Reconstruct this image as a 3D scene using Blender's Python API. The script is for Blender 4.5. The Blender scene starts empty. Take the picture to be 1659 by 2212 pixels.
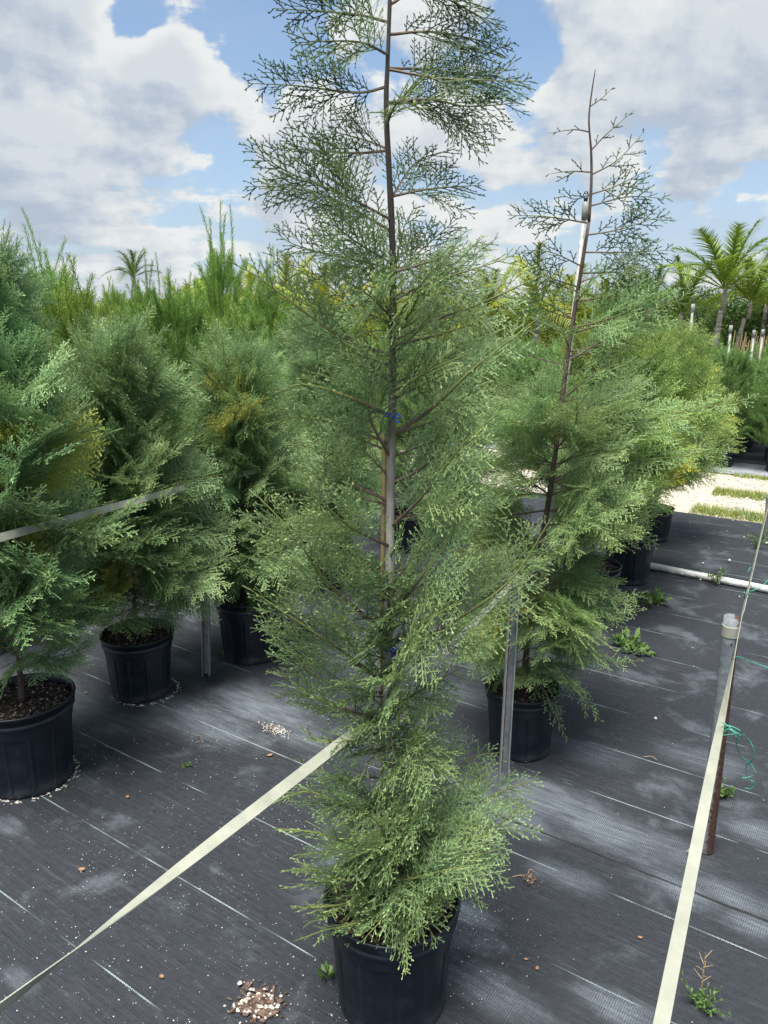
import bpy, math, random
import numpy as np
from mathutils import Vector, Matrix
R = math.radians
rng = np.random.default_rng(7)
random.seed(7)
sc = bpy.context.scene
col = sc.collection

# ------------------------------------------------------------------ camera
EYE, PITCH, FPX, CX, CY = 1.70, R(14.5), 1661.0, 829.5, 1106.0
cam_data = bpy.data.cameras.new('camera')
cam = bpy.data.objects.new('camera', cam_data)
col.objects.link(cam)
cam.location = (0, 0, EYE)
cam.rotation_euler = (R(90) - PITCH, 0, 0)
cam_data.sensor_fit = 'VERTICAL'
cam_data.sensor_height = 24
cam_data.lens = 24 * FPX / 2212
cam_data.clip_start = 0.05
cam_data.clip_end = 3000
sc.camera = cam

def ray(x, y):
    a = (x - CX) / FPX; b = -(y - CY) / FPX
    c, s = math.cos(PITCH), math.sin(PITCH)
    return (a, c + b * s, -s + b * c)
def G(x, y, z=0.0):            # a measured picture point -> its place on the level z
    r = ray(x, y); t = (z - EYE) / r[2]
    return Vector((r[0] * t, r[1] * t, z))
def D(x, y, Y):                # a measured picture point -> its place at distance Y
    r = ray(x, y); t = Y / r[1]
    return Vector((r[0] * t, Y, EYE + r[2] * t))
ROW = Vector((.46, .888, 0)).normalized()      # direction of the rows of pots
CROSS = Vector((-.825, .565, 0)).normalized()  # direction of the fabric stripes
NRM = Vector((.565, .825, 0)).normalized()     # across the stripes

# ------------------------------------------------------------------ world
SUN_EL, SUN_AZ = 73, 205     # degrees; azimuth measured from +Y clockwise
CLOUD_STRENGTH = 0.285
sc.view_settings.view_transform = 'Standard'
sc.view_settings.look = 'None'
sc.view_settings.exposure = 1.6
sc.view_settings.gamma = 1.0
sc.view_settings.use_curve_mapping = False
world = bpy.data.worlds.new('World'); sc.world = world; world.use_nodes = True
nt = world.node_tree; nt.nodes.clear()

class NB:
    """small node-building helper"""
    def __init__(s, nt): s.nt = nt
    def n(s, t, **k):
        o = s.nt.nodes.new(t)
        for a, b in k.items(): setattr(o, a, b)
        return o
    def put(s, sock, v):
        if isinstance(v, bpy.types.NodeSocket): s.nt.links.new(v, sock)
        elif v is not None: sock.default_value = v
    def m(s, op, a, b=None, c=None, clamp=False):
        o = s.n('ShaderNodeMath', operation=op, use_clamp=clamp)
        for i, v in enumerate((a, b, c)): s.put(o.inputs[i], v)
        return o.outputs[0]
    def v(s, op, a, b=None, scale=None):
        o = s.n('ShaderNodeVectorMath', operation=op)
        s.put(o.inputs[0], a)
        if b is not None: s.put(o.inputs[1], b)
        if scale is not None: s.put(o.inputs['Scale'], scale)
        return o.outputs['Value'] if op in ('DOT_PRODUCT', 'LENGTH', 'DISTANCE') else o.outputs[0]
    def noise(s, vec, scale, detail=4, rough=.5, dist=0.0):
        o = s.n('ShaderNodeTexNoise'); s.put(o.inputs['Vector'], vec)
        s.put(o.inputs['Scale'], scale); o.inputs['Detail'].default_value = detail
        o.inputs['Roughness'].default_value = rough; o.inputs['Distortion'].default_value = dist
        return o.outputs['Fac']
    def mix(s, f, a, b, kind='MIX'):
        o = s.n('ShaderNodeMix', data_type='RGBA', blend_type=kind)
        s.put(o.inputs[0], f); s.put(o.inputs[6], a); s.put(o.inputs[7], b)
        return o.outputs[2]
    def rng(s, v, a, b, c=0.0, d=1.0, smooth=False):
        o = s.n('ShaderNodeMapRange', interpolation_type='SMOOTHSTEP' if smooth else 'LINEAR')
        s.put(o.inputs[0], v)
        for i, q in enumerate((a, b, c, d)): s.put(o.inputs[i + 1], q)
        return o.outputs[0]
    def xyz(s, x, y, z):
        o = s.n('ShaderNodeCombineXYZ')
        for i, q in enumerate((x, y, z)): s.put(o.inputs[i], q)
        return o.outputs[0]

w = NB(nt)
tc = w.n('ShaderNodeTexCoord').outputs['Generated']
sky = w.n('ShaderNodeTexSky', sky_type='NISHITA', sun_disc=False)
sky.sun_elevation = R(SUN_EL); sky.sun_rotation = R(SUN_AZ); sky.altitude = 0
sky.air_density = 1.0; sky.dust_density = 1.2; sky.ozone_density = 1.6
bg1 = w.n('ShaderNodeBackground'); bg1.inputs[1].default_value = 0.055
nt.links.new(w.mix(1.0, sky.outputs[0], (0.92, 1.0, 1.04, 1), 'MULTIPLY'), bg1.inputs[0])
# clouds: (picture x, y, radius, weight) turned into directions of the real sky
CLOUDS = [(170,120,250,.34),(300,215,170,.28),(40,60,200,.3),(362,110,60,.35),(500,30,110,.16),(90,380,140,.32),
          (30,400,120,.3),(620,225,170,.33),(520,215,80,.25),(800,240,200,.28),(1000,60,110,.3),(1230,60,120,.3),(1480,110,200,.33),
          (1560,250,200,.3),(1180,290,170,.26),(1020,330,150,.22),(1480,400,170,.26),(1180,190,50,.22),(150,530,160,.26),
          (330,500,200,.22),(600,480,200,.16),(900,500,200,.18),(1150,470,170,.2),(1640,30,110,.25),
          (290,40,75,-.4),(560,110,110,-.34),(640,50,120,-.3),(1120,60,70,-.35),(1110,200,95,-.3),(1580,20,60,-.2),(1400,330,80,-.25),(455,260,60,-.25),
          (520,350,110,-.16),(1400,510,110,-.2),(1600,460,120,-.25),(20,470,60,-.2),(880,380,70,-.2),(1300,530,140,-.18),(450,120,60,-.2),(1150,130,60,-.2)]
def coverage(d):
    dz = w.m('ADD', w.v('DOT_PRODUCT', d, (0, 0, 1)), .16)
    dx = w.m('DIVIDE', w.v('DOT_PRODUCT', d, (1, 0, 0)), dz)
    dy = w.m('DIVIDE', w.v('DOT_PRODUCT', d, (0, 1, 0)), dz)
    p = w.xyz(dx, dy, 0.0)
    n1 = w.noise(p, 2.3, 9, .58, .25)
    n2 = w.noise(w.v('ADD', d, (3.1, 1.7, 2.2)), 8.0, 9, .54, .1)
    c = w.m('ADD', w.m('MULTIPLY', n1, 1.0), w.m('MULTIPLY_ADD', n2, 1.45, -.62))
    for (x, y, r, k) in CLOUDS:
        cdir = Vector(ray(x, y)).normalized()
        dist = w.v('DISTANCE', d, tuple(cdir))
        f = w.rng(dist, 0.0, r * 1.35 / FPX, k, 0.0, True)
        c = w.m('MULTIPLY_ADD', f, .66 if k > 0 else .95, c)
    return c
cov = coverage(tc)
up = w.v('NORMALIZE', w.v('ADD', tc, (0.010, 0, 0.022)))
cov_up = coverage(up)
fluff = w.noise(w.v('ADD', tc, (7.3, 2.1, 5.5)), 16.0, 8, .58, .2)
lit = w.rng(w.m('ADD', w.m('SUBTRACT', cov, cov_up), w.m('MULTIPLY_ADD', fluff, .55, -.225)), -.15, .17, 0.0, 1.0, False)
dens = w.rng(cov, .50, w.m('MULTIPLY_ADD', lit, -.15, .80), 0, 1, True)
zc = w.v('DOT_PRODUCT', tc, (0, 0, 1))
veil = w.rng(zc, .0, .36, .80, .22, True)            # thin high cloud, thicker towards the horizon
veiln = w.rng(w.noise(w.v('MULTIPLY', tc, (1, 1, 3.0)), 4.0, 7, .6, .3), .3, .7, .45, 1.25)
dens2 = w.m('MAXIMUM', dens, w.m('MULTIPLY', veil, veiln), clamp=True)
core = w.rng(cov, .70, 1.05, 1.0, .62, True)
litc = w.m('MULTIPLY', w.m('ADD', w.m('MULTIPLY', lit, .8), .2), core)
tint = w.mix(litc, (0.47, 0.57, 0.72, 1), (0.97, 1.0, 1.0, 1))
tint = w.mix(w.rng(dens, 0, .8, 0, 1), (0.62, 0.74, 0.93, 1), tint)
bg2 = w.n('ShaderNodeBackground'); bg2.inputs[1].default_value = CLOUD_STRENGTH
nt.links.new(tint, bg2.inputs[0])
ms = w.n('ShaderNodeMixShader')
w.put(ms.inputs[0], dens2); nt.links.new(bg1.outputs[0], ms.inputs[1]); nt.links.new(bg2.outputs[0], ms.inputs[2])
wo = w.n('ShaderNodeOutputWorld'); nt.links.new(ms.outputs[0], wo.inputs[0])
world.cycles.sampling_method = 'MANUAL'; world.cycles.sample_map_resolution = 512

sun_d = bpy.data.lights.new('sun', 'SUN'); sun_d.energy = 3.1; sun_d.angle = R(30); sun_d.color = (1, .95, .86)
sun = bpy.data.objects.new('sun', sun_d); col.objects.link(sun)
sd = Vector((math.sin(R(SUN_AZ)) * math.cos(R(SUN_EL)), math.cos(R(SUN_AZ)) * math.cos(R(SUN_EL)), math.sin(R(SUN_EL))))
sun.rotation_euler = sd.to_track_quat('Z', 'Y').to_euler(); sun.location = (-3, -3, 8)

# ------------------------------------------------------------------ materials
def mat(name, base, rough=.6, spec=.4, build=None):
    m = bpy.data.materials.new(name); m.use_nodes = True
    t = m.node_tree; b = t.nodes['Principled BSDF']; k = NB(t)
    b.inputs['Base Color'].default_value = (*base, 1); b.inputs['Roughness'].default_value = rough
    b.inputs['Specular IOR Level'].default_value = spec
    if build: build(k, b, t)
    return m
def bump(k, b, h, strength, dist):
    o = k.n('ShaderNodeBump'); o.inputs['Strength'].default_value = strength; o.inputs['Distance'].default_value = dist
    k.put(o.inputs['Height'], h); k.nt.links.new(o.outputs[0], b.inputs['Normal'])
def objco(k): return k.n('ShaderNodeTexCoord').outputs['Object']

def leaf_material(name, dark, mid, light, trans=.22, rough=.55):
    m = bpy.data.materials.new(name); m.use_nodes = True
    t = m.node_tree; b = t.nodes['Principled BSDF']; k = NB(t)
    tone = k.n('ShaderNodeAttribute', attribute_name='tone').outputs['Fac']
    oc = k.n('ShaderNodeObjectInfo')
    c = k.mix(k.rng(tone, 0.0, .5), (*dark, 1), (*mid, 1))
    c = k.mix(k.rng(tone, .55, 1.0), c, (*light, 1))
    n = k.noise(objco(k), 9.0, 3)
    c = k.mix(k.rng(n, .3, .75, 0, .45), c, (mid[0] * 1.5, mid[1] * 1.18, mid[2] * .75, 1))
    c = k.mix(1.0, c, oc.outputs['Color'], 'MULTIPLY')
    v = k.rng(oc.outputs['Random'], 0, 1, .8, 1.22)
    c = k.mix(1.0, c, k.xyz(v, v, v), 'MULTIPLY')
    t.links.new(c, b.inputs['Base Color']); b.inputs['Roughness'].default_value = rough
    b.inputs['Specular IOR Level'].default_value = .35
    tr = k.n('ShaderNodeBsdfTranslucent'); t.links.new(c, tr.inputs[0])
    mx = k.n('ShaderNodeMixShader'); mx.inputs[0].default_value = trans
    t.links.new(b.outputs[0], mx.inputs[1]); t.links.new(tr.outputs[0], mx.inputs[2])
    t.links.new(mx.outputs[0], t.nodes['Material Output'].inputs[0])
    return m
M = {}
M['cypress'] = leaf_material('cypress_foliage', (.080, .136, .072), (.190, .305, .148), (.400, .520, .225), .38)
M['juniper'] = leaf_material('juniper_foliage', (.060, .125, .038), (.165, .300, .075), (.290, .440, .105), .32)
M['palm'] = leaf_material('palm_foliage', (.050, .095, .025), (.105, .180, .035), (.200, .270, .045), .3, .45)
M['broad'] = leaf_material('broadleaf_foliage', (.030, .060, .018), (.070, .130, .030), (.220, .300, .050), .25)
M['weed'] = leaf_material('weed_foliage', (.05, .10, .03), (.08, .16, .045), (.14, .24, .07), .25)
M['grass'] = leaf_material('grass_blades', (.10, .15, .04), (.20, .27, .07), (.40, .42, .13), .3)

def bark(k, b, t):
    co = objco(k)
    n = k.noise(k.v('MULTIPLY', co, (1, 1, .35)), 60, 6, .65)
    big = k.noise(co, 7, 3)
    c = k.mix(k.rng(n, .35, .65), (.14, .11, .09, 1), (.33, .30, .27, 1))
    c = k.mix(k.rng(big, .40, .55), c, (.40, .38, .35, 1))
    zz = k.v('DOT_PRODUCT', co, (0, 0, 1))
    c = k.mix(k.rng(k.m('MULTIPLY_ADD', n, .5, zz), 1.45, 1.9), c, (.060, .052, .046, 1))
    t.links.new(c, b.inputs['Base Color']); bump(k, b, n, .8, .003)
M['bark'] = mat('cypress_bark_grey', (.2, .18, .16), .85, .2, bark)
def bark2(k, b, t):
    n = k.noise(k.v('MULTIPLY', objco(k), (1, 1, .35)), 50, 6, .65)
    c = k.mix(k.rng(n, .3, .7), (.035, .026, .022, 1), (.14, .105, .085, 1))
    t.links.new(c, b.inputs['Base Color']); bump(k, b, n, .8, .003)
M['bark_dark'] = mat('cypress_bark_dark', (.1, .08, .06), .85, .2, bark2)
def twig(k, b, t):
    tone = k.n('ShaderNodeAttribute', attribute_name='tone').outputs['Fac']
    n = k.noise(objco(k), 40, 4)
    c = k.mix(k.rng(n, .3, .7), (.075, .052, .040, 1), (.17, .135, .105, 1))
    c = k.mix(k.rng(tone, .25, .55), c, (.13, .15, .045, 1))
    t.links.new(c, b.inputs['Base Color'])
M['twig'] = mat('brown_twig', (.15, .09, .06), .75, .25, twig)
def potmat(k, b, t):
    co = objco(k)
    n = k.noise(co, 14, 7, .7)
    st = k.noise(k.v('MULTIPLY', co, (1, 1, .08)), 45, 4, .6)
    f = k.m('MULTIPLY', k.rng(n, .45, .8), k.rng(st, .35, .75))
    zz = k.v('DOT_PRODUCT', co, (0, 0, 1))
    dust = k.m('MULTIPLY', k.rng(zz, .0, .07, .35, 0), k.rng(n, .35, .7))
    c = k.mix(k.m('MULTIPLY', f, .55), (.0040, .0085, .0160, 1), (.040, .055, .075, 1))
    c = k.mix(dust, c, (.10, .10, .10, 1))
    t.links.new(c, b.inputs['Base Color'])
    k.put(b.inputs['Roughness'], k.rng(n, .3, .7, .30, .52)); bump(k, b, k.noise(co, 160, 3), .12, .001)
M['pot'] = mat('black_nursery_plastic', (.01, .012, .016), .4, .45, potmat)
def soil(k, b, t):
    co = objco(k)
    n = k.noise(co, 120, 6, .7)
    c = k.mix(k.rng(n, .35, .7), (.012, .009, .007, 1), (.075, .055, .042, 1))
    vo = k.n('ShaderNodeTexVoronoi'); k.put(vo.inputs['Vector'], co); vo.inputs['Scale'].default_value = 110
    c = k.mix(k.m('LESS_THAN', vo.outputs['Distance'], .16), c, (.33, .31, .28, 1))
    t.links.new(c, b.inputs['Base Color']); bump(k, b, n, 1.0, .008)
M['soil'] = mat('potting_soil', (.03, .022, .017), .9, .2, soil)
M['chip'] = mat('bark_mulch', (.075, .048, .034), .85, .2, lambda k, b, t: t.links.new(
    k.mix(k.rng(k.noise(objco(k), 60, 3), .35, .65), (.030, .020, .016, 1), (.16, .11, .085, 1)), b.inputs['Base Color']))
M['stone'] = mat('pale_limestone', (.42, .39, .34), .85, .3, lambda k, b, t: t.links.new(
    k.mix(k.rng(k.noise(objco(k), 50, 4), .35, .65), (.30, .27, .23, 1), (.60, .57, .52, 1)), b.inputs['Base Color']))
M['perlite'] = mat('white_perlite', (.62, .62, .60), .9, .2)
def webbing(k, b, t):
    co = objco(k)
    s = k.v('DOT_PRODUCT', k.n('ShaderNodeAttribute', attribute_name='uvw').outputs['Vector'], (1, 0, 0))
    tt = k.v('DOT_PRODUCT', k.n('ShaderNodeAttribute', attribute_name='uvw').outputs['Vector'], (0, 1, 0))
    weave = k.m('SINE', k.m('MULTIPLY', k.m('ADD', s, tt), 1100.0))
    n = k.noise(co, 18, 5, .6)
    c = k.mix(k.rng(n, .35, .75), (.33, .34, .285, 1), (.23, .245, .20, 1))
    c = k.mix(k.rng(weave, -1, 1, 0, .35), c, (.17, .18, .145, 1))
    st = k.noise(k.xyz(s, 0.0, 0.0), 7.0, 5, .7)
    c = k.mix(k.rng(st, .66, .72, 0, .5), c, (.42, .36, .16, 1))
    t.links.new(c, b.inputs['Base Color'])
M['web'] = mat('cream_webbing', (.62, .62, .52), .75, .25, webbing)
def galv(k, b, t):
    co = objco(k)
    n = k.noise(co, 26, 5, .6); n2 = k.noise(k.v('MULTIPLY', co, (1, 1, .4)), 14, 5, .6)
    c = k.mix(k.rng(n, .3, .7), (.23, .26, .28, 1), (.40, .44, .46, 1))
    c = k.mix(k.rng(n2, .60, .68, 0, .7), c, (.13, .07, .045, 1))
    t.links.new(c, b.inputs['Base Color']); b.inputs['Metallic'].default_value = .45
M['galv'] = mat('galvanised_steel', (.35, .38, .4), .5, .5, galv)
def rusty(k, b, t):
    co = objco(k)
    n = k.noise(co, 42, 7, .75); x = k.v('DOT_PRODUCT', co, (1, -.15, 0)); z = k.v('DOT_PRODUCT', co, (0, 0, 1))
    base = k.mix(k.rng(n, .3, .7), (.085, .10, .115, 1), (.22, .25, .27, 1))
    f = k.m('ADD', k.m('MULTIPLY', n, 1.5), k.m('ADD', k.m('MULTIPLY', x, 26.0), k.m('MULTIPLY', z, -.45)))
    rust = k.mix(k.rng(k.noise(co, 90, 5, .7), .35, .65), (.028, .013, .010, 1), (.10, .050, .036, 1))
    c = k.mix(k.rng(f, .48, .60), base, rust)
    t.links.new(c, b.inputs['Base Color']); bump(k, b, n, .6, .002)
M['rust'] = mat('rusted_galvanised_tube', (.3, .3, .3), .7, .35, rusty)
M['rust_plain'] = mat('brown_rust', (.10, .045, .03), .9, .2)
M['pvc'] = mat('white_pvc', (.62, .64, .62), .42, .45, lambda k, b, t: t.links.new(
    k.mix(k.rng(k.noise(objco(k), 12, 6, .7), .42, .72), (.58, .60, .58, 1), (.27, .28, .24, 1)), b.inputs['Base Color']))
M['pvc_old'] = mat('weathered_grey_pvc', (.3, .3, .29), .5, .4, lambda k, b, t: t.links.new(
    k.mix(k.rng(k.noise(objco(k), 16, 6, .7), .38, .65), (.34, .35, .34, 1), (.17, .175, .155, 1)), b.inputs['Base Color']))
M['bamboo'] = mat('bamboo_cane', (.46, .29, .12), .5, .4, lambda k, b, t: t.links.new(
    k.mix(k.rng(k.noise(k.v('MULTIPLY', objco(k), (1, 1, .1)), 60, 4, .6), .3, .7), (.42, .31, .16, 1), (.28, .19, .09, 1)), b.inputs['Base Color']))
M['black'] = mat('black_plastic', (.015, .015, .017), .5, .4)
M['blue'] = mat('blue_tie_tape', (.008, .09, .38), .35, .5)
M['wire'] = mat('green_coated_wire', (.045, .26, .19), .4, .5, lambda k, b, t: t.links.new(
    k.mix(k.rng(k.noise(objco(k), 22, 3), .5, .62), (.06, .34, .25, 1), (.035, .075, .07, 1)), b.inputs['Base Color']))
M['deadleaf'] = mat('dry_brown_leaf', (.25, .15, .09), .8, .2)
M['palm_trunk'] = mat('grey_palm_trunk', (.3, .28, .25), .85, .2, lambda k, b, t: t.links.new(
    k.mix(k.rng(k.noise(k.v('MULTIPLY', objco(k), (.4, .4, 3)), 7, 4), .4, .6), (.34, .32, .29, 1), (.20, .185, .16, 1)), b.inputs['Base Color']))

def fabric(k, b, t):
    co = k.n('ShaderNodeNewGeometry').outputs['Position']
    s = k.v('DOT_PRODUCT', co, tuple(NRM)); c_ = k.v('DOT_PRODUCT', co, tuple(CROSS))
    fine = k.noise(co, 55, 5, .7); big = k.noise(co, .9, 5, .6); mid = k.noise(co, 3.2, 6, .65, .3)
    base = k.mix(k.rng(fine, .3, .7), (.013, .0165, .0225, 1), (.025, .030, .039, 1))
    base = k.mix(k.rng(big, .35, .65, 0, .5), base, (.022, .0245, .030, 1))
    streak = k.noise(k.xyz(k.m('MULTIPLY', s, 9.0), k.m('MULTIPLY', c_, .8), 0.0), 6, 5, .7)
    base = k.mix(k.rng(streak, .55, .75, 0, .5), base, (.075, .080, .092, 1))
    # woven ribs: fine threads across both ways catch pale dust
    w1 = k.m('SINE', k.m('MULTIPLY', c_, 2 * math.pi / .0060)); w2 = k.m('SINE', k.m('MULTIPLY', s, 2 * math.pi / .0042))
    weave = k.m('MULTIPLY', k.rng(w1, -.4, .9), k.rng(w2, -.7, .7, .45, 1.0))
    grain = k.noise(co, 210, 3, .8)
    patch = k.rng(k.m('ADD', k.m('MULTIPLY', mid, .75), k.m('MULTIPLY', big, .35)), .575, .70, 0, 1, True)
    xx = k.v('DOT_PRODUCT', co, (1, 0, 0)); yy = k.v('DOT_PRODUCT', co, (0, 1, 0))
    extra = None
    for (px, py, r, amt) in FABRIC_DUST:
        g = G(px, py)
        dl = k.v('SUBTRACT', co, tuple(g)); dd = k.m('SQRT', k.m('ADD', k.m('POWER', k.m('MULTIPLY', k.v('DOT_PRODUCT', dl, tuple(NRM)), 1.7), 2.0), k.m('POWER', k.m('MULTIPLY', k.v('DOT_PRODUCT', dl, tuple(CROSS)), .75), 2.0)))
        e = k.rng(k.m('ADD', dd, k.m('MULTIPLY', k.m('SUBTRACT', mid, .5), r * 1.6)), r * .15, r, amt, 0, True)
        extra = e if extra is None else k.m('MAXIMUM', extra, e)
    patch = k.m('MAXIMUM', k.m('MULTIPLY', patch, .4), k.m('MULTIPLY', extra, k.rng(streak, .35, .62, .35, 1.0)))
    pm = k.m('MULTIPLY', patch, k.m('MULTIPLY', k.rng(weave, 0, 1, .38, 1.0), k.rng(grain, .35, .62, .35, 1.0)), clamp=True)
    cc = k.mix(pm, base, (.34, .39, .46, 1))
    # sparse pale dust caught in the weave
    sp = k.m('MULTIPLY', k.rng(k.noise(co, 330, 2, .6), .73, .80), k.rng(big, .3, .6, .3, .9))
    cc = k.mix(sp, cc, (.36, .40, .44, 1))
    # stitched marker threads
    per = k.m('MULTIPLY_ADD', k.m('GREATER_THAN', s, s_seam_v), -.0225, .345)
    s0_ = k.m('MULTIPLY_ADD', k.m('GREATER_THAN', s, s_seam_v), 1.485, 1.310)
    ph = k.m('ADD', k.m('DIVIDE', k.m('SUBTRACT', s, s0_), per), .5)
    fr = k.m('ABSOLUTE', k.m('SUBTRACT', k.m('FRACT', ph), .5))
    wob = k.m('MULTIPLY', k.m('SINE', k.m('MULTIPLY', c_, 2 * math.pi / .012)), .0012 / .33)
    line = k.m('LESS_THAN', k.m('ABSOLUTE', k.m('ADD', fr, wob)), .0018 / .33)
    idx = k.m('FLOOR', ph)
    gap = k.rng(k.noise(k.xyz(k.m('MULTIPLY', c_, 2.4), k.m('MULTIPLY', idx, 7.3), 0.0), 1.0, 3, .7), .44, .56)
    dash = k.rng(k.m('SINE', k.m('MULTIPLY', c_, 2 * math.pi / .012)), -.9, .2, .35, 1)
    cc = k.mix(k.m('MULTIPLY', k.m('MULTIPLY', line, gap), dash), cc, (.36, .45, .47, 1))
    js = k.m('ABSOLUTE', k.m('MULTIPLY_ADD', k.m('SUBTRACT', k.noise(k.xyz(k.m('MULTIPLY', c_, 3.0), 0.0, 0.0), 2.0, 4), .5), .02, k.m('SUBTRACT', s, s_seam_v + .006)))
    cc = k.mix(k.rng(js, .0025, .006, .95, 0), cc, (.006, .006, .007, 1))
    t.links.new(cc, b.inputs['Base Color'])
    k.put(b.inputs['Roughness'], k.rng(fine, .3, .7, .52, .7))
    h = k.m('ADD', k.m('MULTIPLY', weave, .25), k.m('ADD', k.m('MULTIPLY', streak, 1.2), k.m('MULTIPLY', mid, 3.0)))
    bump(k, b, h, .6, .009)
s_seam_v = 2.135
FABRIC_DUST = [(440, 1560, .34, .9), (560, 1530, .36, 1.0), (650, 1590, .22, .6), (390, 1430, .16, .7), (1180, 1720, .26, .75), (1010, 1700, .14, .7), (1330, 1800, .26, .8),
               (1080, 1760, .2, .7), (1480, 1930, .16, .75), (1640, 1800, .18, .7), (1620, 2000, .12, .6), (1010, 1980, .11, .9), (1060, 2140, .15, .6),
               (1350, 2190, .12, .8), (1260, 1620, .2, .4), (1600, 1950, .16, .7), (40, 2120, .07, .55), (1230, 1900, .12, .5),
               (330, 1560, .12, .35), (190, 1690, .12, .3), (20, 1790, .08, .5), (1000, 1500, .2, .35), (1520, 1640, .2, .4), (760, 1400, .5, .4), (150, 1530, .4, .3)]
M['fabric'] = mat('woven_landscape_fabric', (.04, .04, .05), .6, .35, fabric)
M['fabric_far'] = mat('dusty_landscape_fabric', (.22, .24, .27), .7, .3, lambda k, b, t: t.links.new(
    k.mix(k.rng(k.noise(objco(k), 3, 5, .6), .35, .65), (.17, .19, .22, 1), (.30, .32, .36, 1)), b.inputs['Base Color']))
def gravel(k, b, t):
    co = objco(k)
    vo = k.n('ShaderNodeTexVoronoi'); k.put(vo.inputs['Vector'], co); vo.inputs['Scale'].default_value = 26
    c = k.mix(vo.outputs['Distance'], (.56, .52, .46, 1), (.20, .18, .15, 1))
    c = k.mix(k.rng(k.noise(co, 5, 5), .35, .65, 0, .5), c, (.42, .37, .30, 1))
    t.links.new(c, b.inputs['Base Color']); bump(k, b, vo.outputs['Distance'], 1, .02)
M['gravel'] = mat('crushed_limestone', (.45, .42, .36), .9, .2, gravel)
M['earth'] = mat('dusty_ground', (.16, .17, .10), .95, .1, lambda k, b, t: t.links.new(
    k.mix(k.rng(k.noise(objco(k), .6, 5), .35, .65), (.10, .13, .05, 1), (.24, .21, .15, 1)), b.inputs['Base Color']))

# ------------------------------------------------------------------ helpers
ORD = ['leftmost', 'second', 'third', 'fourth', 'fifth', 'sixth', 'seventh', 'eighth', 'ninth', 'tenth', 'eleventh', 'twelfth', 'thirteenth', 'fourteenth', 'fifteenth', 'sixteenth', 'seventeenth', 'eighteenth', 'nineteenth', 'twentieth']
def nth(k):
    if k == 0: return 'leftmost'
    if k < 20: return ORD[k] + ' from the left'
    return ('twenty-', 'thirty-', 'forty-')[k // 10 - 2 if False else (k + 1) // 10 - 2] .rstrip('-') + ('' if (k + 1) % 10 == 0 else '-' + ['', 'first', 'second', 'third', 'fourth', 'fifth', 'sixth', 'seventh', 'eighth', 'ninth'][(k + 1) % 10]) + ('th' if (k + 1) % 10 == 0 else '') + ' from the left'
def rank_labels(obs, fmt):
    for k, o in enumerate(sorted(obs, key=lambda o: o.location.x / o.location.y)): o['label'] = fmt.format(nth(k))
def tag(o, label=None, cat=None, group=None, kind=None):
    if label: o['label'] = label
    if cat: o['category'] = cat
    if group: o['group'] = group
    if kind: o['kind'] = kind
    return o
def link(name, me, parent=None, loc=None):
    o = bpy.data.objects.new(name, me); col.objects.link(o)
    if parent: o.parent = parent
    if loc is not None: o.location = loc
    return o
def empty(name, loc=(0, 0, 0), rz=0.0):
    o = bpy.data.objects.new(name, None); col.objects.link(o); o.location = loc; o.rotation_euler = (0, 0, rz)
    o.empty_display_size = .1
    return o
def mesh_np(name, V, F, m, tone=None, smooth=False):
    """V (n,3); F list of (k,3|4) index arrays"""
    me = bpy.data.meshes.new(name)
    V = np.asarray(V, dtype=np.float32)
    F = [np.asarray(f, dtype=np.int32) for f in F if len(f)]
    loops = np.concatenate([f.ravel() for f in F]); sizes = np.concatenate([np.full(len(f), f.shape[1], dtype=np.int32) for f in F])
    starts = np.concatenate([[0], np.cumsum(sizes)[:-1]]).astype(np.int32)
    me.vertices.add(len(V)); me.vertices.foreach_set('co', V.ravel())
    me.loops.add(len(loops)); me.loops.foreach_set('vertex_index', loops)
    me.polygons.add(len(sizes)); me.polygons.foreach_set('loop_start', starts)
    try: me.polygons.foreach_set('loop_total', sizes)
    except Exception: pass
    me.polygons.foreach_set('use_smooth', np.full(len(sizes), bool(smooth)))
    if tone is not None:
        a = me.attributes.new('tone', 'FLOAT', 'POINT'); a.data.foreach_set('value', np.asarray(tone, dtype=np.float32))
    me.materials.append(m); me.update(calc_edges=True); me.validate()
    return me
class Geo:
    def __init__(s): s.V = []; s.Q = []; s.T = []; s.tone = []; s.n = 0
    def add(s, V, Q=None, T=None, tone=0.5):
        V = np.asarray(V, float).reshape(-1, 3)
        if Q is not None and len(Q): s.Q.append(np.asarray(Q, int).reshape(-1, 4) + s.n)
        if T is not None and len(T): s.T.append(np.asarray(T, int).reshape(-1, 3) + s.n)
        s.tone.append(np.broadcast_to(np.asarray(tone, float), (len(V),)).copy())
        s.V.append(V); s.n += len(V)
    def mesh(s, name, m, smooth=False):
        return mesh_np(name, np.concatenate(s.V), [np.concatenate(x) for x in (s.Q, s.T) if x], m, np.concatenate(s.tone), smooth)
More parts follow.
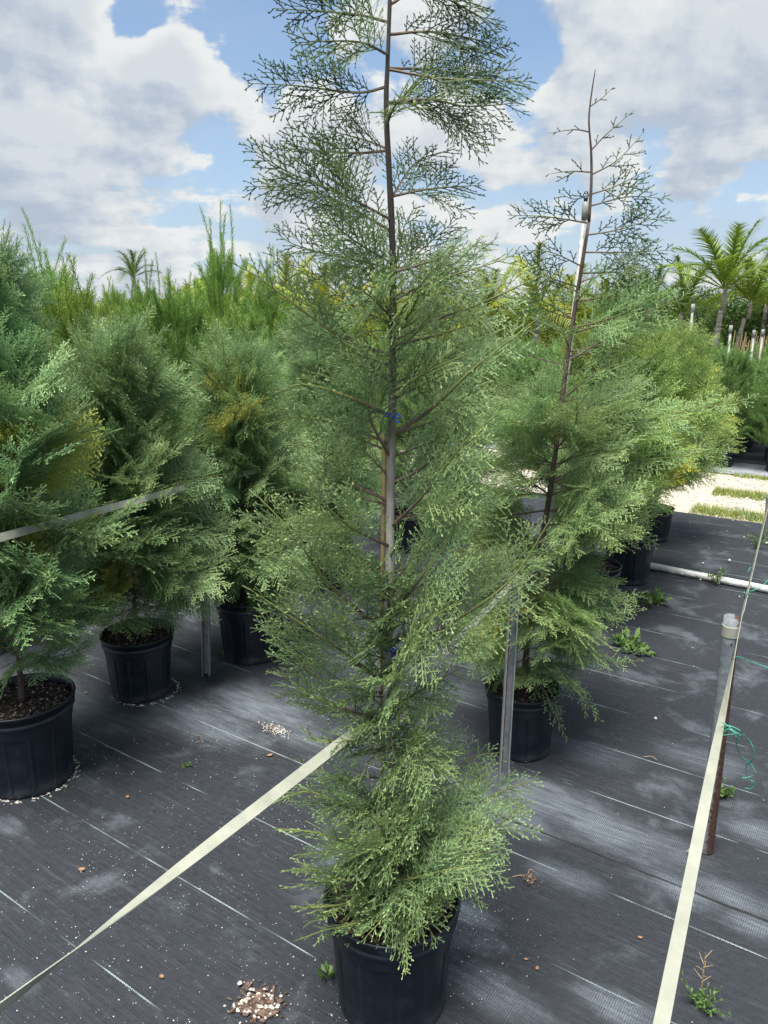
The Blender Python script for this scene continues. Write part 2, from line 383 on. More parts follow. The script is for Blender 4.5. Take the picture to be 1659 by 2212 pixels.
def tube_geo(g, pts, rad, sides=8, tone=.3, caps=True):
    P = np.array([list(p) for p in pts], float); n = len(P)
    rad = np.broadcast_to(np.asarray(rad, float), (n,))
    tn = np.gradient(P, axis=0); tn /= np.linalg.norm(tn, axis=1)[:, None] + 1e-12
    ref = np.array([0, 0, 1.]) if abs(tn[0][2]) < .9 else np.array([1., 0, 0])
    V = []
    a = np.cross(tn[0], ref); a /= np.linalg.norm(a)
    for i in range(n):
        a = a - tn[i] * a.dot(tn[i]); a /= np.linalg.norm(a) + 1e-12
        b = np.cross(tn[i], a)
        for j in range(sides):
            th = 2 * math.pi * j / sides
            V.append(P[i] + rad[i] * (math.cos(th) * a + math.sin(th) * b))
    Q = [[i * sides + j, i * sides + (j + 1) % sides, (i + 1) * sides + (j + 1) % sides, (i + 1) * sides + j] for i in range(n - 1) for j in range(sides)]
    T = []
    if caps:
        V += [P[0], P[-1]]; c0 = n * sides
        T = [[c0, (j + 1) % sides, j] for j in range(sides)] + [[c0 + 1, (n - 1) * sides + j, (n - 1) * sides + (j + 1) % sides] for j in range(sides)]
    g.add(V, Q, T, tone if np.ndim(tone) == 0 else np.concatenate([np.repeat(tone, sides), [tone[0], tone[-1]] if caps else []]))
def tube(name, pts, rad, m, parent=None, sides=10, smooth=True):
    g = Geo(); tube_geo(g, pts, rad, sides); return link(name, g.mesh(name, m, smooth), parent)
def spline(pts, n):
    P = np.array([list(p) for p in pts], float)
    if len(P) == 2: return [tuple(P[0] + (P[1] - P[0]) * t) for t in np.linspace(0, 1, n)]
    E = np.vstack([2 * P[0] - P[1], P, 2 * P[-1] - P[-2]]); out = []
    for t in np.linspace(0, len(P) - 1, n):
        i = min(int(t), len(P) - 2); f = t - i
        p0, p1, p2, p3 = E[i], E[i + 1], E[i + 2], E[i + 3]
        out.append(tuple(.5 * (2 * p1 + (p2 - p0) * f + (2 * p0 - 5 * p1 + 4 * p2 - p3) * f * f + (3 * p1 - p0 - 3 * p2 + p3) * f ** 3)))
    return out
def norm(v): return v / (np.linalg.norm(v, axis=-1, keepdims=True) + 1e-12)

# ------------------------------------------------------------------ scale-leaf sprays
def children(S, Dv, N, L, B, r, spacing, frac, ang, t0=.06, pw=1.0, minlen=.004, jit=.12, cone=False):
    """side shoots on every parent shoot, alternating left and right in its plane"""
    k = np.maximum((L * (1 - t0) / spacing).astype(int), 1)
    idx = np.repeat(np.arange(len(L)), k)
    j = np.concatenate([np.arange(q) for q in k]) if len(k) else np.zeros(0, int)
    t = t0 + (1 - t0) * (j + .5) / np.repeat(k, k)
    t = np.clip(t + r.normal(0, .15, len(t)) * (1 / np.repeat(k, k)), 0, .995)
    P = S[idx] + Dv[idx] * (L[idx] * t)[:, None] + B[idx] * (L[idx] * t * t)[:, None]
    tan = norm(Dv[idx] + 2 * B[idx] * t[:, None])
    lat = norm(np.cross(N[idx], tan)) * np.where(j % 2 == 0, 1, -1)[:, None]
    a = R(ang) * (1 + r.normal(0, .09, len(t)))
    d = norm(tan * np.cos(a)[:, None] + lat * np.sin(a)[:, None] + N[idx] * r.normal(0, jit, len(t))[:, None])
    prof = (1 - t) ** pw * np.clip(t / .18 + .35, 0, 1) + .10
    l = L[idx] * frac * prof * (1 + r.normal(0, .18, len(t)))
    keep = l > minlen
    n2 = norm(N[idx] + r.normal(0, .10 + jit, (len(t), 3)))
    n2 = norm(n2 - d * np.sum(n2 * d, 1)[:, None])
    bend = tan * .16 + r.normal(0, .05, (len(t), 3))
    return P[keep], d[keep], n2[keep], np.clip(l, minlen, None)[keep], bend[keep], t[keep], idx[keep]
def ribbons(g, S, Dv, N, L, B, w0, w1, tone0, tone1, segs=2):
    ts = np.linspace(0, 1, segs + 1)
    lat = norm(np.cross(N, Dv)); n = len(L); V = []; T = []
    for i, t in enumerate(ts):
        p = S + Dv * (L * t)[:, None] + B * (L * t * t)[:, None]
        ww = (w0 + (w1 - w0) * t)
        V += [p - lat * ww, p + lat * ww]; tn = tone0 + (tone1 - tone0) * t
        T += [np.broadcast_to(tn, (n,)), np.broadcast_to(tn, (n,))]
    V = np.stack(V, 1); m_ = V.shape[1]
    q = np.array([[2 * i, 2 * i + 1, 2 * i + 3, 2 * i + 2] for i in range(segs)])
    Q = (np.arange(n)[:, None, None] * m_ + q[None]).reshape(-1, 4)
    g.add(V.reshape(-1, 3), Q, None, np.stack(T, 1).reshape(-1))
def kites(g, S, Dv, N, L, w, tone, r):
    n = len(L)
    N2 = norm(N + r.normal(0, .45, (n, 3))); lat = norm(np.cross(N2, Dv))
    V = np.stack([S, S + Dv * (L * .62)[:, None] + lat * w, S + Dv * L[:, None] + N2 * (L * .06)[:, None], S + Dv * (L * .62)[:, None] - lat * w], 1)
    Q = np.arange(n)[:, None] * 4 + np.array([0, 1, 2, 3])[None]
    tt = np.stack([tone - .1, tone, tone + .25, tone], 1)
    g.add(V.reshape(-1, 3), Q, None, np.clip(tt, 0, 1).reshape(-1))
def make_branch(pts, r, lat_up=0.3, side=.42, s1=.016, s2=.0095, s3=.0052, leafw=.0011, rad=.0035, fresh=0.0, density=1.0, start=.10, wood_sides=5, gravity=.05, ang1=47, ang2=42, bendy=1.0):
    """pts: curve of the limb (local metres). Returns (wood geo, foliage geo)"""
    C = np.array(spline(pts, 14)); seg = np.linalg.norm(np.diff(C, axis=0), axis=1); cum = np.concatenate([[0], np.cumsum(seg)]); L0 = cum[-1]
    wood = Geo(); fol = Geo()
    tl = cum / L0
    tube_geo(wood, C, rad * (1 - .8 * tl), wood_sides, tone=np.clip(tl * 1.1, 0, 1))
    k = max(int(L0 * (1 - start) / s1 * density), 4)
    t = start + (1 - start) * (np.arange(k) + .5) / k; t = np.clip(t + r.normal(0, .25, k) / k, .02, .995)
    P = np.stack([np.interp(t, tl, C[:, i]) for i in range(3)], 1)
    TG = np.gradient(C, axis=0); tan = norm(np.stack([np.interp(t, tl, TG[:, i]) for i in range(3)], 1))
    up = np.array([0, 0, 1.])
    hz = norm(np.cross(np.tile(up, (k, 1)), tan))
    vert = norm(np.cross(tan, hz))
    sg = np.where(np.arange(k) % 2 == 0, 1, -1)
    phi = R(90) * lat_up + r.normal(0, .28, k)
    lat = norm(hz * np.cos(phi)[:, None] + vert * np.sin(phi)[:, None])
    a = R(ang1) * (1 + r.normal(0, .10, k))
    d = norm(tan * np.cos(a)[:, None] + lat * (np.sin(a) * sg)[:, None] + r.normal(0, .10, (k, 3)))
    N = norm(np.cross(tan, lat) + r.normal(0, .16, (k, 3))); N = norm(N - d * np.sum(N * d, 1)[:, None])
    prof = np.minimum(1, .35 + (t - start) / .25) * (1 - t) ** .85 + .07
    l1 = side * L0 * prof * (1 + r.normal(0, .2, k)); l1 = np.clip(l1, .012, .24)
    B1 = tan * .22 + np.array([0, 0, -1.]) * gravity + r.normal(0, .06 * bendy, (k, 3))
    # level-1 shoots (woody near the limb)
    ribbons(fol, P, d, N, l1, B1, leafw * .85, leafw * .6, .05, .5, 3)
    ribbons(fol, P, d, norm(np.cross(N, d)), l1, B1, leafw * .85, leafw * .6, .05, .5, 3)
    S2, D2, N2, L2, B2, t2, i2 = children(P, d, N, l1, B1, r, s2, .42, ang2, .05, .8, .008)
    B2 = B2 * bendy
    ribbons(fol, S2, D2, N2, L2, B2, leafw * .85, leafw * .7, .25, .6, 2)
    base_t = r.normal(0, .15, k)[i2] + .25 + .45 * t[i2] * .8 + .25 * t2 + fresh + r.normal(0, .07, len(t2))
    S3, D3, N3, L3, B3, t3, i3 = children(S2, D2, N2, L2, B2, r, s3, .42, 40, .08, .6, .0035)
    tn3 = np.clip(base_t[i3] * .75 + .22 * t3 + r.normal(0, .06, len(t3)), 0, 1)
    L3 = np.clip(L3, .0055, .014)
    kites(fol, S3, D3, N3, L3, leafw * 1.15, tn3, r)
    # terminal kites of level-2 and level-1
    E2 = S2 + D2 * L2[:, None] + B2 * L2[:, None]
    kites(fol, E2 - D2 * .002, D2, N2, np.full(len(L2), .009), leafw * 1.3, np.clip(base_t + .2, 0, 1), r)
    # small shoots directly on level-1
    S4, D4, N4, L4, B4, t4, i4 = children(P, d, N, l1, B1, r, s3 * 1.3, .1, 40, .05, .3, .0001)
    kites(fol, S4, D4, N4, np.clip(L4, .006, .012), leafw * 1.2, np.clip(.3 + .4 * t4 + fresh, 0, 1), r)
    return wood, fol

def trunk_mesh(name, pts, r0, r1, m, sides=10, n=26):
    P = spline(pts, n); g = Geo()
    rr = [r0 + (r1 - r0) * (i / (n - 1)) ** .85 + random.uniform(-.03, .03) * r0 for i in range(n)]
    tube_geo(g, P, rr, sides); return g.mesh(name, m, True)

# ------------------------------------------------------------------ nursery pots
def pot_mesh(rt, rb, h, panels=12, name='pot'):
    prof = []   # (z fraction, radius add, panelled)
    zs = [(0, 0), (.02, .004), (.05, .004), (.12, .004), (.5, .004), (.80, .004), (.835, .0), (.845, .004)]
    n = 96; g = Geo(); V = []; rings = 0
    for (f, off) in zs:
        r0 = rb + (rt - .006 - rb) * f
        for j in range(n):
            th = 2 * math.pi * j / n
            ph = (j * panels / n) % 1.0
            dent = -.0035 if (.12 < ph < .88 and .08 < f < .82) else 0
            r_ = r0 + dent + (off - .004)
            V.append((r_ * math.cos(th), r_ * math.sin(th), f * h))
        rings += 1
    Q = [[i * n + j, i * n + (j + 1) % n, (i + 1) * n + (j + 1) % n, (i + 1) * n + j] for i in range(rings - 1) for j in range(n)]
    V.append((0, 0, 0.001)); T = [[rings * n, (j + 1) % n, j] for j in range(n)]
    g.add(V, Q, T); return g.mesh(name, M['pot'])
def lathe_mesh(name, prof, m, n=64, smooth=True):
    V = []; 
    for (r_, z) in prof:
        for j in range(n):
            th = 2 * math.pi * j / n; V.append((r_ * math.cos(th), r_ * math.sin(th), z))
    k = len(prof)
    Q = [[i * n + j, i * n + (j + 1) % n, (i + 1) * n + (j + 1) % n, (i + 1) * n + j] for i in range(k - 1) for j in range(n)]
    g = Geo(); g.add(V, Q); return g.mesh(name, m, smooth)
def rim_mesh(rt, h):
    z0 = h * .845
    return lathe_mesh('rim', [(rt - .007, z0), (rt - .001, z0 + .001), (rt, z0 + .004), (rt, z0 + .012), (rt - .003, z0 + .0135), (rt - .003, z0 + .018), (rt + .001, z0 + .0195), (rt + .001, h - .010),
                              (rt + .005, h - .009), (rt + .005, h - .002), (rt + .003, h), (rt - .001, h), (rt - .004, h - .003), (rt - .006, h - .03), (rt - .010, h - .08)], M['pot'])
def soil_mesh(rt, h, drop=.028):
    g = Geo(); rs = np.linspace(0, rt - .006, 12); n = 40; V = []; rr = np.random.default_rng(3)
    for r_ in rs:
        for j in range(n):
            th = 2 * math.pi * j / n
            V.append((r_ * math.cos(th), r_ * math.sin(th), h - drop + rr.normal(0, .0022) + .006 * (1 - r_ / rt)))
    Q = [[i * n + j, i * n + (j + 1) % n, (i + 1) * n + (j + 1) % n, (i + 1) * n + j] for i in range(len(rs) - 1) for j in range(n)]
    g.add(V, Q); return g.mesh('soil', M['soil'], True)
def chip_geo(g, p, size, r, thin=.3):
    a = r.uniform(0, 6.28); L = size * r.uniform(.6, 1.5); W = size * r.uniform(.25, .5); T = size * thin * r.uniform(.3, .7); tilt = r.uniform(-.5, .5)
    ux = np.array([math.cos(a) * math.cos(tilt), math.sin(a) * math.cos(tilt), math.sin(tilt)]); uy = np.array([-math.sin(a), math.cos(a), 0]); uz = np.cross(ux, uy)
    V = [np.array(p) + ux * L * sx * .5 * (1 - .3 * (sy > 0)) + uy * W * sy * .5 + uz * T * sz * .5 for sx in (-1, 1) for sy in (-1, 1) for sz in (-1, 1)]
    g.add(V, [[0, 1, 3, 2], [4, 6, 7, 5], [0, 4, 5, 1], [2, 3, 7, 6], [0, 2, 6, 4], [1, 5, 7, 3]])
def pebble_geo(g, p, size, r):
    V = []; n = 6
    for i, (zf, rf) in enumerate(((-.5, .45), (0.0, 1.0), (.45, .55))):
        for j in range(n):
            th = 2 * math.pi * (j + .5 * i) / n
            q = size * .5 * rf * r.uniform(.75, 1.2); V.append((p[0] + q * math.cos(th), p[1] + q * .85 * math.sin(th), p[2] + size * zf * .7 * r.uniform(.8, 1.1)))
    V += [(p[0], p[1], p[2] - size * .4), (p[0], p[1], p[2] + size * .42)]
    Q = [[i * n + j, i * n + (j + 1) % n, (i + 1) * n + (j + 1) % n, (i + 1) * n + j] for i in range(2) for j in range(n)]
    T = [[18, (j + 1) % n, j] for j in range(n)] + [[19, 12 + j, 12 + (j + 1) % n] for j in range(n)]
    g.add(V, Q, T)
POT = dict(pot=pot_mesh(.155, .128, .29), rim=rim_mesh(.155, .29), soil=soil_mesh(.150, .29))
def chips_mesh(rt, h, n, seed, drop=.026):
    r = np.random.default_rng(seed); g = Geo()
    for _ in range(n):
        q = rt * math.sqrt(r.uniform(0, .94)); a = r.uniform(0, 6.28)
        chip_geo(g, (q * math.cos(a), q * math.sin(a), h - drop + r.uniform(.002, .009)), .014, r)
    return g.mesh('bark_chips', M['chip'])
def perl_mesh(rt, h, n, seed, drop=.026, size=.005):
    r = np.random.default_rng(seed); g = Geo()
    for _ in range(n):
        q = rt * math.sqrt(r.uniform(0, .94)); a = r.uniform(0, 6.28)
        pebble_geo(g, (q * math.cos(a), q * math.sin(a), h - drop + .008), size * r.uniform(.5, 1.6), r)
    return g.mesh('pale_grit', M['stone'])
CHIPS = chips_mesh(.145, .29, 260, 5); GRIT = perl_mesh(.145, .29, 50, 6)
def debris_ring_mesh(rb, seed):
    r = np.random.default_rng(seed); g = Geo()
    for _ in range(110):
        a = r.uniform(0, 6.28); q = rb + abs(r.normal(0, .008)) + .004
        if r.uniform() < .5: pebble_geo(g, (q * math.cos(a), q * math.sin(a), .003), .006 * r.uniform(.5, 1.6), r)
        else: chip_geo(g, (q * math.cos(a), q * math.sin(a), .003), .010, r)
    return g.mesh('debris', M['stone'])
DEBRIS = debris_ring_mesh(.130, 9)
def hole_mesh():
    g = Geo(); n = 10; V = []
    for q in (0, 1):
        for i in range(n):
            a = math.pi * i / (n - 1); V.append((.0008 * (1 - q) - .002 * q, .014 * math.cos(a), .003 + .017 * math.sin(a)))
    g.add(V, [[i, i + 1, n + i + 1, n + i] for i in range(n - 1)]); g.add(V[:n] + [(.0008, 0, .003)], None, [[i, i + 1, n] for i in range(n - 1)])
    return g.mesh('drain_hole', M['black'])
HOLE = hole_mesh()
def add_pot(root, s=1.0, detail=True):
    p = link('pot', POT['pot'], root); p.scale = (s, s, s)
    if detail:
        for a in (-1.05, -2.3, .5, 2.0):
            hq = link('drain_hole', HOLE, p, (.1275 * math.cos(a), .1275 * math.sin(a), .002)); hq.rotation_euler = (0, 0, a)
    q = link('rim', POT['rim'], p)
    so = link('soil', POT['soil'], root); so.scale = (s, s, s)
    if detail:
        c = link('bark_chips', CHIPS, so); tag(c, kind='stuff')
        c = link('pale_grit', GRIT, so); tag(c, kind='stuff')
    return p

# =================================================================== SETTING
def quad_sheet(name, pts, z, m, sub=1):
    me = bpy.data.meshes.new(name)
    me.from_pydata([(p[0], p[1], z) for p in pts], [], [list(range(len(pts)))]); me.materials.append(m)
    return tag(link(name, me), kind='structure')
quad_sheet('ground', [(-1500, -1500), (1500, -1500), (1500, 1500), (-1500, 1500)], -.03, M['earth'])
EDGE = Vector((2.716, 6.509, 0)); s_edge = NRM.dot(EDGE); s_seam = NRM.dot(G(1134, 1791)); s_seam2 = NRM.dot(G(760, 1130))
def strip(s0, s1, c0, c1): return [NRM * s0 + CROSS * c0, NRM * s1 + CROSS * c0, NRM * s1 + CROSS * c1, NRM * s0 + CROSS * c1]
def fabric_sheet(name, s0, s1, z, far_wave=0):
    """a length of woven fabric; its far hem is a folded, slightly wavy edge"""
    r = np.random.default_rng(int(abs(s0) * 10) + 50); n = 320; cs = np.linspace(-9, 14, n)
    ph = np.cumsum(r.normal(0, .0022, n)); ph -= np.linspace(ph[0], ph[-1], n)
    V = []; rows = [(s0, z, 0), (s1 - .05, z, 0), (s1 - .012, z + .002, 1), (s1 - .004, z + .005, 1), (s1, z + .001, 1), (s1 + .001, -.002, 1)]
    for (s, zz, k) in rows:
        for i, c in enumerate(cs):
            p = NRM * (s + ph[i] * k) + CROSS * c; V.append((p[0], p[1], zz + (abs(math.sin(c * 3.1) * .0012) if 1 < k else 0)))
    Q = [[a * n + i, a * n + i + 1, (a + 1) * n + i + 1, (a + 1) * n + i] for a in range(len(rows) - 1) for i in range(n - 1)]
    g = Geo(); g.add(V, Q); return tag(link(name, g.mesh(name, M['fabric'])), kind='structure')
fabric_sheet('ground_fabric', -6.0, s_seam, .008)
fabric_sheet('ground_fabric', s_seam - .02, s_seam2, .0)
fabric_sheet('ground_fabric', s_seam2 - .02, s_edge, -.006)
s_road = s_edge + 2.05
quad_sheet('gravel_road', strip(s_edge - .05, s_road, -14, 30), -.016, M['gravel'])
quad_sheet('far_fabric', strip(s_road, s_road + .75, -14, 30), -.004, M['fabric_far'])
quad_sheet('ground_fabric', strip(s_road + .75, s_road + 9, -14, 30), -.008, M['fabric'])

def grass_strip(name, bands, n, hgt, seed, x_rng=(-14, 4.0)):
    r = np.random.default_rng(seed); g = Geo()
    for (sa, sb, k) in bands:
        m_ = int(n * k); s = r.uniform(sa, sb, m_); s = (s + (sa + sb) / 2 + r.normal(0, (sb - sa) * .22, m_)) / 2
        c = r.uniform(x_rng[0], x_rng[1], m_)
        P = np.outer(s, np.array(NRM)) + np.outer(c, np.array(CROSS)); P[:, 2] = -.016
        a = r.uniform(0, 6.28, m_); h = hgt * r.uniform(.4, 1.3, m_); lean = r.uniform(.1, .9, m_)
        d = np.stack([np.cos(a), np.sin(a), 0 * a], 1); lat = np.stack([-np.sin(a), np.cos(a), 0 * a], 1)
        wd = .0035
        V = np.stack([P - lat * wd, P + lat * wd, P + d * (lean * h)[:, None] + np.array([0, 0, 1.]) * h[:, None]], 1)
        g.add(V.reshape(-1, 3), None, np.arange(3 * m_).reshape(-1, 3), np.repeat(r.uniform(.1, 1, m_), 3))
    return tag(link(name, g.mesh(name, M['grass'])), 'yellowish green grass strips growing along the gravel road', 'grass', kind='stuff')
grass_strip('grass', [(s_edge - .03, s_edge + .42, .9), (s_edge + .85, s_edge + 1.25, 1.1), (s_road - .14, s_road + .05, .35)], 26000, .055, 4, (-8, 1.5))
g = Geo(); r = np.random.default_rng(12)
for _ in range(2600):
    c = r.uniform(-4.5, 1.5); s = r.uniform(s_edge + .1, s_road)
    p = NRM * s + CROSS * c; pebble_geo(g, (p[0], p[1], -.012), .035 * r.uniform(.4, 1.3), r)
tag(link('gravel', g.mesh('gravel', M['stone'])), 'pale crushed stone lying on the road beyond the black fabric', 'gravel', kind='stuff')

# white specks (perlite) and grit scattered over the fabric
g = Geo(); r = np.random.default_rng(21)
CL = [G(r.uniform(-60, 1100), r.uniform(1520, 2230)) for _ in range(26)]
for _ in range(3600):
    if r.uniform() < .45:
        q = CL[r.integers(0, 26)] + Vector((r.normal(0, .09), r.normal(0, .09), 0))
    elif r.uniform() < .6:
        q = G(r.uniform(-80, 1100), r.uniform(1500, 2260))
    else: q = Vector((r.uniform(-2.5, 3.0), r.uniform(.8, 6.0), 0))
    if NRM.dot(q) > s_edge: continue
    pebble_geo(g, (q[0], q[1], .010), .0017 * math.exp(np.clip(r.normal(-.05, .5), -1.5, .9)), r)
tag(link('perlite', g.mesh('perlite', M['perlite'])), 'white perlite specks scattered over the black ground fabric', 'perlite', kind='stuff')

# =================================================================== MAIN TREE
MAIN = Vector((.020, 1.60, 0))
def local(root_loc, p): return Vector(p) - Vector(root_loc)
def potted(name, loc, label, group, s=1.0, cat='potted tree', rz=0.0, detail=True):
    root = empty(name, loc, rz); tag(root, label, cat, group); add_pot(root, s, detail); return root
ROWG = 'potted cypresses standing in rows on the black fabric'
main = potted('potted_cypress', (MAIN.x, MAIN.y, .008), 'tall sparse cypress in a black pot in the very front, blue ties on its trunk', ROWG, 1.06)
MO = Vector((MAIN.x, MAIN.y, .008))
g = Geo(); V = []; na, nz = 28, 5; R0_ = .155 * 1.06
for i in range(na):
    u = i / (na - 1) * 2 - 1; a = R(-83) + u * R(24); hh = (1 - abs(u) ** 3.5)
    for j in range(nz): V.append(((R0_ + .0035 + .0012 * math.sin(math.pi * j / (nz - 1)) * hh) * math.cos(a), (R0_ + .0035 + .0012 * math.sin(math.pi * j / (nz - 1)) * hh) * math.sin(a), .306 - (.026 * hh + .002) * j / (nz - 1)))
g.add(V, [[i * nz + j, i * nz + j + 1, (i + 1) * nz + j + 1, (i + 1) * nz + j] for i in range(na - 1) for j in range(nz - 1)])
link('handle_grip', g.mesh('handle_grip', M['pot'], True), main)
Ym = MAIN.y
mt_px = [(838, 2010), (833, 1880), (834, 1700), (836, 1560), (838, 1430), (842, 1240), (843, 1100), (847, 900), (848, 760), (849, 600), (846, 480), (840, 360), (834, 230), (838, 120), (842, 0), (846, -120)]
mt = [D(x, y, Ym) - MO for x, y in mt_px]
link('trunk', trunk_mesh('trunk', mt, .0145, .0030, M['bark'], 12, 40), main)
def trunk_at(px):  # point on the trunk at a measured height
    for (x0, y0), (x1, y1) in zip(mt_px, mt_px[1:]):
        if y0 >= px >= y1:
            f = (y0 - px) / (y0 - y1); return D(x0 + (x1 - x0) * f, px, Ym)
    return D(848, px, Ym)
FOL_COL = (1, 1, 1, 1)
def add_limb(root, origin, pts, seed, color=FOL_COL, wood='twig', **kw):
    r = np.random.default_rng(seed)
    base = Vector(pts[0]); loc = [Vector(p) - base for p in pts]
    wd, fo = make_branch(loc, r, **kw)
    b = link('branch', wd.mesh('branch', M[wood]), root, base - origin)
    f = link('foliage', fo.mesh('foliage', M['cypress']), b); f.color = color; tag(f, kind='stuff')
    return b
